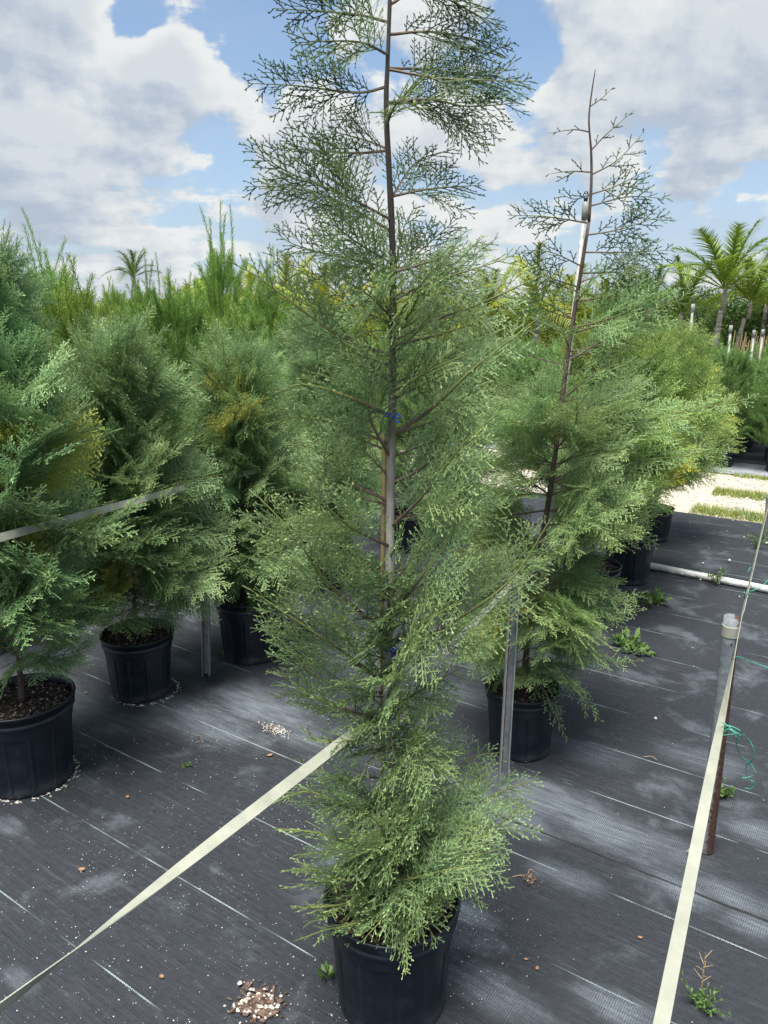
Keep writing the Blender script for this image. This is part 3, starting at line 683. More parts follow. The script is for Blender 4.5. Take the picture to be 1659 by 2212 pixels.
# (trunk height px, [(x, y, depth offset m), ...], plane tilt, side ratio, fresh, colour)
DK = (.27, .32, .27, 1); MID = (1, 1, 1, 1); PALE = (1.25, 1.2, 1.15, 1); YEL = (1.35, 1.15, .72, 1)  # DK: backlit shade of the upper crown put into the leaf tint
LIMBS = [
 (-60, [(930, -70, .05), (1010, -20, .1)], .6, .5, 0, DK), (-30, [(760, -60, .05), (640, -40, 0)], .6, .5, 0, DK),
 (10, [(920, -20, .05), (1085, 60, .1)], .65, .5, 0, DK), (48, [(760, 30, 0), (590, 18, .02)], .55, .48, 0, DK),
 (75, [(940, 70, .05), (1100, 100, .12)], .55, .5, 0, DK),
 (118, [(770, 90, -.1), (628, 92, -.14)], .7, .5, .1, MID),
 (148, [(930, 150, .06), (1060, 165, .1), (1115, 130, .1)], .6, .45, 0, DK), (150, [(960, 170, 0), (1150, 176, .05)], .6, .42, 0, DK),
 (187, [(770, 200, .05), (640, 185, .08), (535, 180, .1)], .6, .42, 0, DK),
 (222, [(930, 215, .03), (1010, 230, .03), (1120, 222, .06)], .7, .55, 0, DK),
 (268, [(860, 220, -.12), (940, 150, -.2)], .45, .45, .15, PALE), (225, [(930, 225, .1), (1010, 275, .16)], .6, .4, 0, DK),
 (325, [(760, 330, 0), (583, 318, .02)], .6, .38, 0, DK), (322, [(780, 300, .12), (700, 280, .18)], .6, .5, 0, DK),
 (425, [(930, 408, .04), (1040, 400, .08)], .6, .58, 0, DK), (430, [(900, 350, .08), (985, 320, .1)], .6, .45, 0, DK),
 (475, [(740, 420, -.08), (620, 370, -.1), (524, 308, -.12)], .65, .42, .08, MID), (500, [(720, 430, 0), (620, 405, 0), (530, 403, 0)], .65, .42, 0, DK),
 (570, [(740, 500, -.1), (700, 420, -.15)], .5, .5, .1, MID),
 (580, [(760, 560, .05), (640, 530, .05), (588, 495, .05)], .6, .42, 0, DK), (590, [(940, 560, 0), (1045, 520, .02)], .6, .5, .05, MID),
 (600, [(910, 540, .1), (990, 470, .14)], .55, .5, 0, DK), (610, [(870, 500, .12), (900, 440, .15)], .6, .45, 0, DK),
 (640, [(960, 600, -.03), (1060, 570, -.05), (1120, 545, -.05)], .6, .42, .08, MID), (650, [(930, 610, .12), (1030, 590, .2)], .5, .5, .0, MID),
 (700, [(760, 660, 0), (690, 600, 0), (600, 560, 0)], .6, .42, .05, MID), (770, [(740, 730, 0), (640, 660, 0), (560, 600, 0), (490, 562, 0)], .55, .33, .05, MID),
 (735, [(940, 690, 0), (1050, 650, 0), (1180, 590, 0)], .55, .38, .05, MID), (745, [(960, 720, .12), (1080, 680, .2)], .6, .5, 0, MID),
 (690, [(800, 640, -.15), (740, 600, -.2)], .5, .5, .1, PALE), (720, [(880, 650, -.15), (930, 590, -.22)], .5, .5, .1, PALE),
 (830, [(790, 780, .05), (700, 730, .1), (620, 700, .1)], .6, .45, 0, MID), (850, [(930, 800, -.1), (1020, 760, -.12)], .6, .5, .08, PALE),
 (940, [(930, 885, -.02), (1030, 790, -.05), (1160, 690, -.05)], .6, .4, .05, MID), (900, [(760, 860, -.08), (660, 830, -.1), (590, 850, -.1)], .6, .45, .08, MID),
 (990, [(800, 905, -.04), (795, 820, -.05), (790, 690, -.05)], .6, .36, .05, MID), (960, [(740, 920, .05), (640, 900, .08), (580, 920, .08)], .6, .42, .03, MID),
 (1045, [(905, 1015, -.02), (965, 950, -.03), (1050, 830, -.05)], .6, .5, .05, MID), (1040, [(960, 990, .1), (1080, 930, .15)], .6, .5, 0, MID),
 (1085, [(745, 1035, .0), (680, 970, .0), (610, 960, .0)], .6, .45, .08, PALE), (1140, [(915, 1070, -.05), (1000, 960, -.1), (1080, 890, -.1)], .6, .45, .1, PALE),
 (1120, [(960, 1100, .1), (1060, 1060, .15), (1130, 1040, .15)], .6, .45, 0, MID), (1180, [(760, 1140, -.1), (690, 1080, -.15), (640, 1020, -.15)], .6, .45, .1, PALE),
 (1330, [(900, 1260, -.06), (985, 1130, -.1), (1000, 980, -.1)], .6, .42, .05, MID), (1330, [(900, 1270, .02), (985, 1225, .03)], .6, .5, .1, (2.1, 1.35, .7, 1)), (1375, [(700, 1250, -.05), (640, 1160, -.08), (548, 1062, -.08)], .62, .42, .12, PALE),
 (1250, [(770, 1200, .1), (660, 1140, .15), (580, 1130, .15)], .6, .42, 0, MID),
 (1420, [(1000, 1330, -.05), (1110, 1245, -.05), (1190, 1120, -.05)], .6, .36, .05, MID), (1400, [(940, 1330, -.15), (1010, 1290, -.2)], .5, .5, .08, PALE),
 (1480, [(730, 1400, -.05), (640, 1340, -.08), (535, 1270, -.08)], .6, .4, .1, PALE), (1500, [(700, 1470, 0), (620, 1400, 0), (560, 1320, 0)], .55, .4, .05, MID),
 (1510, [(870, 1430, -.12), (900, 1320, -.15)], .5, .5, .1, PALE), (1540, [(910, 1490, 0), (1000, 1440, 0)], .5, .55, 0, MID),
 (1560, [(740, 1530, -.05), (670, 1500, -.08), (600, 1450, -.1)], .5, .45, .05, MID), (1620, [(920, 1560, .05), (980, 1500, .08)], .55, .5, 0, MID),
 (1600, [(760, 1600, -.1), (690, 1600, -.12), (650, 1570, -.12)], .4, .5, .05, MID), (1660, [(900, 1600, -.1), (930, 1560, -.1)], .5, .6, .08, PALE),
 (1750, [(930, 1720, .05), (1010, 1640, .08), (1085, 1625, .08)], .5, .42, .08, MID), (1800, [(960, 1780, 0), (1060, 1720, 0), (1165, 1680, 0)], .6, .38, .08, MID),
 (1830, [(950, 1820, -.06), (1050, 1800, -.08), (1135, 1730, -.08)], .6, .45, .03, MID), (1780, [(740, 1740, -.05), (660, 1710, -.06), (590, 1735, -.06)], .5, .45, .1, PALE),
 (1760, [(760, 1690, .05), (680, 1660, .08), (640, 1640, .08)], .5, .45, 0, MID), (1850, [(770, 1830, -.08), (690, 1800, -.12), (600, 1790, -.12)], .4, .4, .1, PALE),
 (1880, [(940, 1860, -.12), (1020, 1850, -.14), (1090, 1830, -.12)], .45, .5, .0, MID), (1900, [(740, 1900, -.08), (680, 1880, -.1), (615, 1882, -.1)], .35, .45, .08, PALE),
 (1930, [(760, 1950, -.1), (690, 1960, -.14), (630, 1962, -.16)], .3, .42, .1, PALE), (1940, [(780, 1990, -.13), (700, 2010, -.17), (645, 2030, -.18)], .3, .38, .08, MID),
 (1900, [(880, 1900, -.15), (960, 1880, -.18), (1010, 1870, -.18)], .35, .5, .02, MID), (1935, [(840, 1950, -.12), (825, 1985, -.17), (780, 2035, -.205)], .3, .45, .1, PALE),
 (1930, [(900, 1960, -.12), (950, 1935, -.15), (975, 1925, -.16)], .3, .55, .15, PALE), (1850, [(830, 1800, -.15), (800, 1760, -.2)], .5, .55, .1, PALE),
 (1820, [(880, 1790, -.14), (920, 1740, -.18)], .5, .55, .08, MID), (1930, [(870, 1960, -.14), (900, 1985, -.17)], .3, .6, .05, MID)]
for i, (py, pp, tilt, side, fresh, colr) in enumerate(LIMBS):
    base = trunk_at(py)
    pts = [base] + [D(x, y, Ym + dz) for (x, y, dz) in pp]
    Lh = (pts[-1] - pts[0]).length
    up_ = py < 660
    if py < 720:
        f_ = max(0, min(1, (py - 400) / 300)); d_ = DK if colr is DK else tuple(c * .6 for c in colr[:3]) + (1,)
        colr = tuple(d_[q] + (MID[q] - d_[q]) * f_ for q in range(3)) + (1,)  # painted shade on the upper limbs fades to the plain tint lower down
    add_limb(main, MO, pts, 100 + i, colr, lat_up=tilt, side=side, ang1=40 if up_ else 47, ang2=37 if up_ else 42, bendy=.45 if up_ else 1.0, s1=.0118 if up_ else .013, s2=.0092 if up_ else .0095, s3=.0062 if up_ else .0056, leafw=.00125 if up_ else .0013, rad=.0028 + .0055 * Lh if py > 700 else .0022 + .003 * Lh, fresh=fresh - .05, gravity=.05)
# limbs reaching away from and towards the viewer fill the crown
rf = random.Random(5)
for i, (y0, y1, n_, l0, l1_, front) in enumerate(((1250, 1620, 11, .10, .19, 1), (1500, 1900, 20, .12, .22, 0), (1700, 1960, 20, .10, .19, 1), (600, 880, 6, .10, .20, 1), (880, 1240, 3, .12, .22, 0), (1560, 1800, 16, .10, .18, 1), (1240, 1400, 12, .09, .16, 2), (1380, 1560, 14, .10, .17, 2), (600, 860, 4, .10, .17, 2), (1760, 1930, 10, .12, .18, 2))):
    for j in range(n_):
        py = y0 + (y1 - y0) * (j + rf.random()) / n_; base = trunk_at(py)
        a = (rf.uniform(-2.5, -1.2) if front == 2 else rf.uniform(-2.9, -.25) if front else j * 2.4 + rf.uniform(-.5, .5)); Lh = rf.uniform(l0, l1_)
        el = rf.uniform(.1, .8) if py < 1500 else rf.uniform(-.25, .5)
        d = Vector((math.cos(a) * math.cos(el), math.sin(a) * math.cos(el), math.sin(el)))
        pts = [base, base + d * Lh * .5 + Vector((0, 0, .01)), base + d * Lh + Vector((0, 0, .02 if py < 1500 else -.02))]
        add_limb(main, MO, pts, 1500 + i * 50 + j, rf.choice([MID, PALE, MID]), lat_up=rf.uniform(.0, .8), side=.6, s1=.0125, s2=.0095, s3=.0056, leafw=.00125, rad=.0024, fresh=rf.uniform(-.05, .08))
for i in range(34):
    py = 620 + (1900 - 620) * (i + .5) / 34
    a = i * 2.4 + rf.uniform(-.4, .4)
    Lh = rf.uniform(.13, .26) * (1.0 if py < 1350 else .75 if py < 1700 else .85)
    base = trunk_at(py); dx, dy = math.cos(a), math.sin(a)
    if dy < -.5: Lh *= .75
    if dy < -.3 and 860 < py < 1260: continue
    up_ = .55 if py < 1500 else .15
    pts = [base, base + Vector((dx * .5, dy * .5, up_ * .3)) * Lh, base + Vector((dx, dy, up_)) * Lh]
    add_limb(main, MO, pts, 400 + i, rf.choice([MID, PALE, DK]), lat_up=rf.uniform(.2, .7), side=.5, s1=.015, s2=.0095, s3=.0055, leafw=.00115, rad=.003, fresh=-.05)

# bamboo cane beside the trunk and blue ties
cane = empty('bamboo_stake', (MAIN.x, MAIN.y, .008)); tag(cane, 'tan bamboo cane standing against the left of the front trunk', 'garden stake')
cp = [D(828, 1900, Ym + .012), D(825, 1400, Ym + .012), D(831, 935, Ym + .008)]
g = Geo(); P = spline(cp, 61)
rr = [.0048 + (.0012 if i % 12 == 6 else 0) for i in range(61)]
tube_geo(g, [tuple(Vector(p) - MO) for p in P], rr, 9); link('cane', g.mesh('cane', M['bamboo'], True), cane)
def tie(px, py, label):
    root = empty('tree_tie', D(px, py, Ym)); tag(root, label, 'tie', 'blue plastic ties round the front trunk')
    g = Geo(); tube_geo(g, [(.016 * math.cos(a), .016 * math.sin(a) * .9 - .003, .002 * math.sin(2 * a)) for a in np.linspace(0, 6.28, 24)], .0016, 6, caps=False)
    link('loop', g.mesh('loop', M['blue'], True), root)
    for q, (sx, up_) in enumerate(((-1, .004), (1, .002), (1, -.006))):
        V = []; n = 7
        for i in range(n):
            t = i / (n - 1); x = sx * (.002 + .012 * t); z = up_ * t * 1.5 + .006 * math.sin(t * 3.1) * (1 if q != 2 else -.6); wd = .0028 * math.sin(.3 + 2.5 * t)
            V += [(x, -.021 - .004 * t, z - wd), (x, -.019 - .003 * t, z + wd)]
        gg = Geo(); gg.add(V, [[2 * i, 2 * i + 2, 2 * i + 3, 2 * i + 1] for i in range(n - 1)]); link('tail', gg.mesh('tail', M['blue'], True), root)
tie(848, 899, 'blue plastic tie knotted round the bare trunk half way up')
tie(842, 1400, 'blue plastic tie round the trunk, lower one half hidden by green sprays')
g = Geo(); rg = np.random.default_rng(31)

# =================================================================== OTHER CYPRESSES
# limb prototypes grow along +X from the origin; their meshes are shared by all further trees
PROTO = []
for i in range(9):
    r = np.random.default_rng(900 + i)
    L = .36; sag = r.uniform(-.05, .08); sw = r.uniform(-.05, .05)
    pts = [(0, 0, 0), (L * .35, sw, .01 + sag * .3), (L * .7, sw * 1.4, sag * .8), (L, sw * .6, sag + .02)]
    wd, fo = make_branch(pts, r, lat_up=r.uniform(-.1, .35), side=.55, s1=.0125, s2=.0088, s3=.0056, leafw=.0014, rad=.0038, fresh=-.02)
    PROTO.append((wd.mesh('branch', M['twig']), fo.mesh('foliage', M['cypress'])))
def place_branch(root, k, base, direction, roll, s, color, sy=None):
    x = Vector(direction).normalized(); up = Vector((0, 0, 1))
    y = up.cross(x)
    if y.length < 1e-3: y = Vector((0, 1, 0))
    y.normalize(); z = x.cross(y)
    m3 = Matrix((x, y, z)).transposed() @ Matrix.Rotation(roll, 3, 'X')
    b = link('branch', PROTO[k][0], root); b.matrix_local = Matrix.Translation(base) @ m3.to_4x4() @ Matrix.Diagonal((s, s if sy is None else sy, s if sy is None else sy, 1))
    f = link('foliage', PROTO[k][1], b); f.color = color; tag(f, kind='stuff')
def cypress(loc, label, H, prof, n, seed, color, lean=(0, 0), pot=1.0, z0=.30, trunk_pts=None, angle=(.15, 1.1), tr=(.012, .002), jit=.12, group=ROWG, bark='bark_dark', detail=True, top_clear=0.0):
    """prof(t) -> branch reach at height fraction t"""
    r = random.Random(seed)
    root = potted('potted_cypress', loc, label, group, pot, detail=detail)
    if trunk_pts is None:
        trunk_pts = [(0, 0, .26 * pot), (lean[0] * .3, lean[1] * .3, H * .35), (lean[0] * .6, lean[1] * .6, H * .7), (lean[0], lean[1], H)]
    P = spline(trunk_pts, 40)
    link('trunk', trunk_mesh('trunk', trunk_pts, tr[0], tr[1], M[bark], 8, 20), root)
    zb = trunk_pts[0][2]
    for i in range(n):
        t = (i + .5) / n; t = t ** .92 * (1 - top_clear)
        z = z0 + (H - z0) * t
        p = Vector(min(P, key=lambda q: abs(q[2] - z)))
        a = i * 2.39996 + r.uniform(-.5, .5); el = angle[0] + (angle[1] - angle[0]) * t ** 1.5 + r.uniform(-.18, .18)
        d = Vector((math.cos(a) * math.cos(el), math.sin(a) * math.cos(el), math.sin(el)))
        L = prof(t) * r.uniform(.75, 1.15)
        v = r.uniform(1 - jit, 1 + jit); c = (color[0] * v * r.uniform(.94, 1.08), color[1] * v, color[2] * v * r.uniform(.92, 1.1), 1)
        if r.random() < .05: c = (color[0] * 1.6, color[1] * 1.12, color[2] * .65, 1)
        place_branch(root, r.randrange(len(PROTO)), p - Vector((0, 0, 0)), d, r.uniform(-1.1, 1.1), max(L / .36, .15), c)
    return root
BLU = (.98, 1.08, 1.08); GRN = (.95, 1.0, .82); DG = (1.02, 1.06, 1.02); YG = (1.10, 1.14, .76)
def cone(a, b, e=.8, low=.55):
    return lambda t: (b + (a - b) * (1 - t) ** e) * min(1, low + t * 2.5)
# left row, nearest first
cypress((-1.33, 2.56, .008), 'wide bluish green cypress in the black pot at the left frame edge', 1.70, cone(.50, .28, .7, .55), 125, 11, BLU, z0=.44, angle=(.22, 1.25), pot=1.16, lean=(.05, 0))
cypress((-1.12, 3.24, .008), 'dark cypress between the left edge tree and steel post, strap across its trunk', 1.40, cone(.44, .32, .6, .6), 130, 12, DG, z0=.40, angle=(.0, 1.0), pot=1.02)
cypress((-.68, 3.66, 0), 'dark cypress in the black pot just right of the left steel post', 1.33, cone(.42, .32, .6, .6), 124, 13, DG, z0=.37, angle=(.0, 1.05), pot=1.14)
# behind in the same row
cypress((-.36, 4.72, 0), 'shaded cypress whose black pot shows left of the front trunk, behind the strap', 1.5, cone(.45, .28, .6, .6), 70, 14, DG, pot=1.0, detail=False)
cypress((.18, 5.5, 0), 'green cypress right behind the front tree, mostly hidden by it', 1.5, cone(.42, .1, .6, .6), 60, 15, GRN, pot=1.0, detail=False)
cypress((.62, 6.3, 0), 'farthest cypress of the middle row, behind the white sprinkler riser', 1.45, cone(.45, .1, .6, .6), 56, 16, GRN, pot=1.0, detail=False)
# right row
T1 = [(0, 0, .24)] + [D(x, y, Y) - Vector((.55, 2.78, 0)) for x, y, Y in ((1150, 1300, 2.78), (1190, 1050, 2.82), (1222, 800, 2.84), (1247, 635, 2.86), (1272, 480, 2.86))]
r1 = cypress((.55, 2.78, 0), 'tall cypress with a dark leaning trunk and bare tip, right of the front tree', 1.40, cone(.46, .30, .6, .5), 58, 21, (1.1, 1.1, 1.0), pot=.94, trunk_pts=[tuple(p) for p in T1], angle=(-.1, .4), tr=(.0135, .006), z0=.42, top_clear=.05)
rs = random.Random(40)
for i in range(15):
    a = i * 2.4 + rs.uniform(-.3, .3); el = rs.uniform(-.45, .05); zb = rs.uniform(.36, .72)
    pp_ = min(spline([tuple(p) for p in T1], 40), key=lambda q: abs(q[2] - zb)); v = rs.uniform(.9, 1.15)
    place_branch(r1, rs.randrange(9), Vector(pp_), (math.cos(a) * math.cos(el), math.sin(a) * math.cos(el), math.sin(el)), rs.uniform(-.9, .9), rs.uniform(.75, 1.05) * (1.0 if zb > .45 else .8), (v * 1.1, v * 1.1, v * 1.1, 1))
# its upper leader and bare limbs, modelled one by one
O1 = Vector((.55, 2.78, 0)); YT = 2.86
lead = [D(1272, 480, YT), D(1277, 400, YT), D(1277, 330, YT), D(1272, 260, YT), D(1278, 200, YT), D(1286, 150, YT)]
link('leader', trunk_mesh('leader', [p - O1 for p in lead], .006, .0016, M['bark_dark'], 7, 20), r1)
def lead_at(py):
    a = [(1195, 1000), (1222, 800), (1247, 635), (1272, 480), (1277, 400), (1277, 330), (1272, 260), (1278, 200), (1286, 150)]
    for (x0, y0), (x1, y1) in zip(a, a[1:]):
        if y0 >= py >= y1: return D(x0 + (x1 - x0) * (y0 - py) / (y0 - y1), py, YT)
    return D(1286, 150, YT)
TOP = [(230, [(1300, 212, 0), (1322, 191, 0)], .30, 5), (285, [(1240, 280, 0), (1183, 288, 0)], .22, 5), (325, [(1310, 290, 0), (1370, 238, 0)], .25, 5),
       (378, [(1335, 345, 0), (1392, 284, 0)], .40, 8), (372, [(1230, 370, 0), (1185, 376, 0)], .45, 7), (420, [(1335, 400, 0), (1405, 363, 0)], .42, 9),
       (420, [(1240, 430, 0), (1205, 415, 0)], .6, 8), (445, [(1360, 425, 0), (1450, 430, 0)], .40, 10), (482, [(1180, 468, 0), (1095, 465, 0)], .42, 11),
       (508, [(1340, 495, 0), (1448, 460, 0)], .5, 12), (545, [(1350, 545, 0), (1455, 540, 0)], .5, 12), (575, [(1190, 545, 0), (1125, 540, 0)], .5, 12),
       (590, [(1350, 590, .05), (1440, 610, .1)], .5, 12), (620, [(1190, 600, -.05), (1110, 560, -.1)], .5, 12), (650, [(1350, 640, .05), (1450, 650, .1)], .5, 13), (690, [(1170, 650, 0), (1080, 640, 0)], .5, 13),
       (720, [(1340, 690, -.05), (1490, 640, -.1)], .45, 14), (760, [(1330, 740, 0), (1400, 700, 0)], .5, 14)]
for i, (py, pp, side, dens) in enumerate(TOP):
    pts = [lead_at(py)] + [D(x, y, YT + dz) for x, y, dz in pp]
    L_ = (pts[-1] - pts[0]).length
    add_limb(r1, O1, pts, 700 + i, (.34, .38, .38, 1) if py < 640 else (.7, .8, .7, 1), lat_up=.8, side=side, ang1=42, ang2=38, bendy=.4, s1=.020 if py > 400 else .028, s2=.0135, s3=.0085, leafw=.0019, rad=.0022 + .004 * L_, gravity=.0, fresh=-.05)  # top sprays tinted dark as if backlit: shade painted into the colour
rq = random.Random(61)
for i in range(20):
    py = 600 + 400 * (i + .5) / 20; a = i * 2.4 + rq.uniform(-.4, .4); Lq = rq.uniform(.24, .42) * (.8 + .25 * i / 20)
    b0 = lead_at(py); dx, dy = math.cos(a), math.sin(a) * .8; upq = rq.uniform(.25, .6)
    add_limb(r1, O1, [b0, b0 + Vector((dx * .5, dy * .5, upq * .35)) * Lq, b0 + Vector((dx, dy, upq)) * Lq], 1200 + i, (1.0, 1.05, 1.0, 1), lat_up=rq.uniform(.3, .8), side=.36, s1=.016, s2=.0105, s3=.0064, leafw=.0014, rad=.003, gravity=.06)
for i, (a, pp) in enumerate([((1200, 1010), [(1330, 925, 0), (1500, 885, -.05), (1655, 855, -.1)]), ((1195, 1040), [(1330, 1000, 0), (1480, 985, -.1), (1610, 970, -.15)]), ((1160, 1180), [(1260, 1160, -.1), (1370, 1190, -.15)]),
                             ((1150, 1280), [(1240, 1250, -.1), (1345, 1300, -.2), (1400, 1275, -.25)]), ((1140, 1380), [(1230, 1370, -.1), (1320, 1430, -.15), (1390, 1425, -.2)]), ((1140, 1420), [(1220, 1460, -.1), (1300, 1560, -.15)]),
                             ((1140, 1440), [(1180, 1500, -.15), (1225, 1600, -.18)]), ((1130, 1400), [(1080, 1440, -.1), (1045, 1510, -.12)]), ((1140, 1350), [(1190, 1310, -.15), (1150, 1440, -.2)]),
                             ((1150, 1300), [(1080, 1290, -.05), (1030, 1400, -.1)]), ((1215, 860), [(1300, 800, 0), (1420, 770, 0)]), ((1205, 950), [(1130, 930, 0), (1080, 900, 0)]), ((1195, 1000), [(1130, 990, 0), (1080, 1000, 0)]), ((1225, 780), [(1320, 730, .05), (1450, 700, .1)])]):
    add_limb(r1, O1, [D(*a, 2.8)] + [D(x, y, 2.8 + dz) for x, y, dz in pp], 740 + i, (1.1, 1.15, 1.05, 1), lat_up=.35, side=.25, s1=.018, s2=.0105, s3=.0062, leafw=.0014, rad=.004, fresh=.0, gravity=.1)
cypress((1.20, 4.22, 0), 'yellowish green bushy cypress in the second visible pot of the right row', 1.34, cone(.56, .34, .55, .4), 105, 22, YG, z0=.54, pot=1.05, angle=(.15, 1.05))
cypress((1.60, 4.80, 0), 'yellowish green bushy cypress whose ribbed pot ends at the white pipe', 1.30, cone(.56, .34, .55, .4), 95, 23, YG, z0=.54, pot=1.05, angle=(.15, 1.05))
cypress((2.10, 5.76, 0), 'small-potted green cypress nearest to the gravel road', 1.34, cone(.58, .32, .6, .35), 120, 24, (1.15, 1.12, .75), z0=.46, pot=.86, angle=(.05, 1.0))

# =================================================================== COLUMNAR JUNIPERS
def juniper_mesh(seed, H=2.0, R0=.26, strands=260, spire=True, feathery=1.0):
    r = np.random.default_rng(seed); g = Geo(); wood = Geo()
    # upright shoots clad in short needles
    n = strands
    z = r.uniform(.03, .92, n) ** .9 * H; a = r.uniform(0, 6.28, n)
    env = R0 * np.minimum(1, .55 + z / H * 1.6) * (1 - (z / H) ** 3.0) ** .6
    q = env * r.uniform(.25, 1.0, n)
    S = np.stack([q * np.cos(a), q * np.sin(a), z], 1)
    out = np.stack([np.cos(a), np.sin(a), 0 * a], 1)
    d = norm(out * r.uniform(.05, .45, n)[:, None] + np.array([0, 0, 1.]) + r.normal(0, .08, (n, 3)))
    L = H * r.uniform(.07, .16, n)
    if spire:
        m_ = 9
        zs = H * r.uniform(.86, 1.0, m_); aa = r.uniform(0, 6.28, m_); qq = R0 * r.uniform(0, .5, m_)
        S = np.vstack([S, np.stack([qq * np.cos(aa), qq * np.sin(aa), zs], 1)]); d = np.vstack([d, norm(np.array([0, 0, 1.]) + r.normal(0, .12, (m_, 3)))])
        L = np.concatenate([L, H * r.uniform(.08, .22, m_)])
    if spire == 2:
        S = np.vstack([S, np.array([[0, 0, .93 * H], [.03, .01, .9 * H], [-.04, .02, .88 * H], [.01, -.05, .86 * H]])]); d = np.vstack([d, norm(np.array([[0, 0, 1.], [.2, 0, 1], [-.25, .1, 1], [.1, -.2, 1]]))])
        L = np.concatenate([L, H * np.array([.30, .18, .2, .15])])
    N = norm(np.cross(d, r.normal(0, 1, d.shape))); B = r.normal(0, .06, d.shape)
    ribbons(wood, S, d, N, L, B, .002, .001, .3, .5, 3); ribbons(wood, S, d, norm(np.cross(N, d)), L, B, .002, .001, .3, .5, 3)
    for rep in range(2):
        Nn = N if rep == 0 else norm(np.cross(N, d))
        S2, D2, N2, L2, B2, t2, i2 = children(S, d, Nn, L, B, r, .014, .34, 24, .02, .5, .02, .25)
        L2 = np.clip(L2, .02, .075); L2 = np.where(S2[:, 2] > H * 1.0, np.minimum(L2, .034), L2)
        ribbons(g, S2, D2, N2, L2, B2, .0022, .0012, .2, .7, 2)
        S3, D3, N3, L3, B3, t3, i3 = children(S2, D2, N2, L2, B2, r, .012, .5, 28, .1, .3, .008, .3)
        kites(g, S3, D3, N3, np.clip(L3, .01, .022), .0017, np.clip(.25 + .3 * t3 + .3 * (S3[:, 2] / H), 0, 1), r)
    return wood.mesh('twigs', M['twig']), g.mesh('foliage', M['juniper'])
JUN = [juniper_mesh(50 + i, 2.0, .30, 330) for i in range(4)] + [juniper_mesh(58 + i, 2.0, .27, 300, 2) for i in range(2)]
JUNS = trunk_mesh('trunk', [(0, 0, .2), (0, 0, 1.0), (0, 0, 1.9)], .013, .004, M['bark_dark'], 6, 6)
def juniper(loc, label, s, rz, color, k, group, sx=1.0, pot=1.0, name='columnar_juniper'):
    root = empty(name, loc, rz); tag(root, label, 'potted tree', group)
    p = link('pot', POT['pot'], root); p.scale = (pot,) * 3; link('rim', POT['rim'], p)
    t_ = link('trunk', JUNS, root); t_.scale = (1, 1, s)
    wd = link('twigs', JUN[k][0], root, (0, 0, .22)); wd.scale = (sx, sx, s); tag(wd, kind='stuff')
    f = link('foliage', JUN[k][1], root, (0, 0, .22)); f.scale = (sx, sx, s); f.color = color; tag(f, kind='stuff')
    return root
rj = random.Random(77); GJ = 'columnar junipers in pots behind the left cypresses'
JL = 'bright green columnar juniper with thin upright spires, packed in the block behind the left cypresses'
spots = []
for row in range(2, 6):
    for k in range(-1, 9):
        p = Vector((-1.25, 2.4, 0)) + Vector((-.888, .46, 0)) * (1.35 * (row - 1)) + ROW * (k * .78 + .3 * (row % 2))
        if NRM.dot(p) > s_edge - .2 or p.y < 3.6 or abs(p.x / p.y) > .62: continue
        spots.append((p, row))
for i, (p, row) in enumerate(spots):
    juniper((p.x + rj.uniform(-.05, .05), p.y + rj.uniform(-.05, .05), -.006), JL, rj.uniform(.66, .78) * (1 + .03 * (row - 2)), rj.uniform(0, 6.28), rj.choice([(1, 1, 1, 1), (.85, .95, .9, 1), (1.15, 1.08, .8, 1)]), i % 4, GJ, .95)['rank'] = row
for row, nm in ((2, 'front'), (3, 'second'), (4, 'third'), (5, 'last')):
    rank_labels([o for o in col.objects if o.get('rank') == row and o.parent is None], 'bright green columnar juniper, {} in the ' + nm + ' rank behind the left cypresses')
for o in col.objects:
    if 'rank' in o: del o['rank']
for (x, y, Y, lab) in [(470, 430, 6.2, 'tallest columnar juniper, its spire standing left of the front tree against the clouds'), (80, 455, 5.0, 'columnar juniper whose thin spires rise behind the left edge cypress'),
                       (310, 535, 6.5, 'columnar juniper with one thin spire over the far grey-trunked palm'), (575, 530, 7.2, 'columnar juniper with a pale spire just left of the front tree')]:
    top = D(x, y, Y); juniper((top.x, Y, -.006), lab, (top.z - .22) / 2.46, rj.uniform(0, 6), (.95, 1, .9, 1), 4 + rj.randrange(2), 'columnar junipers with tall spires against the sky', .9)

# block of young columnar plants beyond the road, with canes and risers
GF = 'young columnar plants in pots beyond the gravel road'
FL = 'bluish green young columnar plant in a black pot beyond the gravel road'
def far_spot(s, c): return NRM * s + CROSS * c
k = 0
for i in range(6):
    for j in range(25):
        s = s_road + .45 + i * .62; c = 9.8 - j * .62 + (i % 2) * .1
        p = far_spot(s, c)
        ratio = p.x / p.y
        if ratio < -.12 or ratio > .60: continue
        if .47 < ratio < .485 and i < 4: continue
        juniper((p.x, p.y, -.006), FL, .47 + rj.uniform(-.04, .05), rj.uniform(0, 6.28), rj.choice([(.85, .88, 1.15, 1), (.75, .82, 1.0, 1)]), k % 4, GF, 1.15, 1.05, 'columnar_shrub')['rank'] = i; k += 1
for i, nm in enumerate(('front', 'second', 'third', 'fourth', 'fifth', 'sixth', 'seventh', 'eighth', 'last')):
    rank_labels([o for o in col.objects if o.get('rank') == i and o.parent is None], 'bluish green columnar shrub, {} in the ' + nm + ' rank beyond the gravel road')
for o in col.objects:
    if 'rank' in o: del o['rank']
cane_me = Geo(); tube_geo(cane_me, [(0, 0, 0), (0, 0, .7), (.0, 0, 1.35)], [.0065, .006, .005], 6); cane_me = cane_me.mesh('cane', M['bamboo'])
rc = random.Random(9)
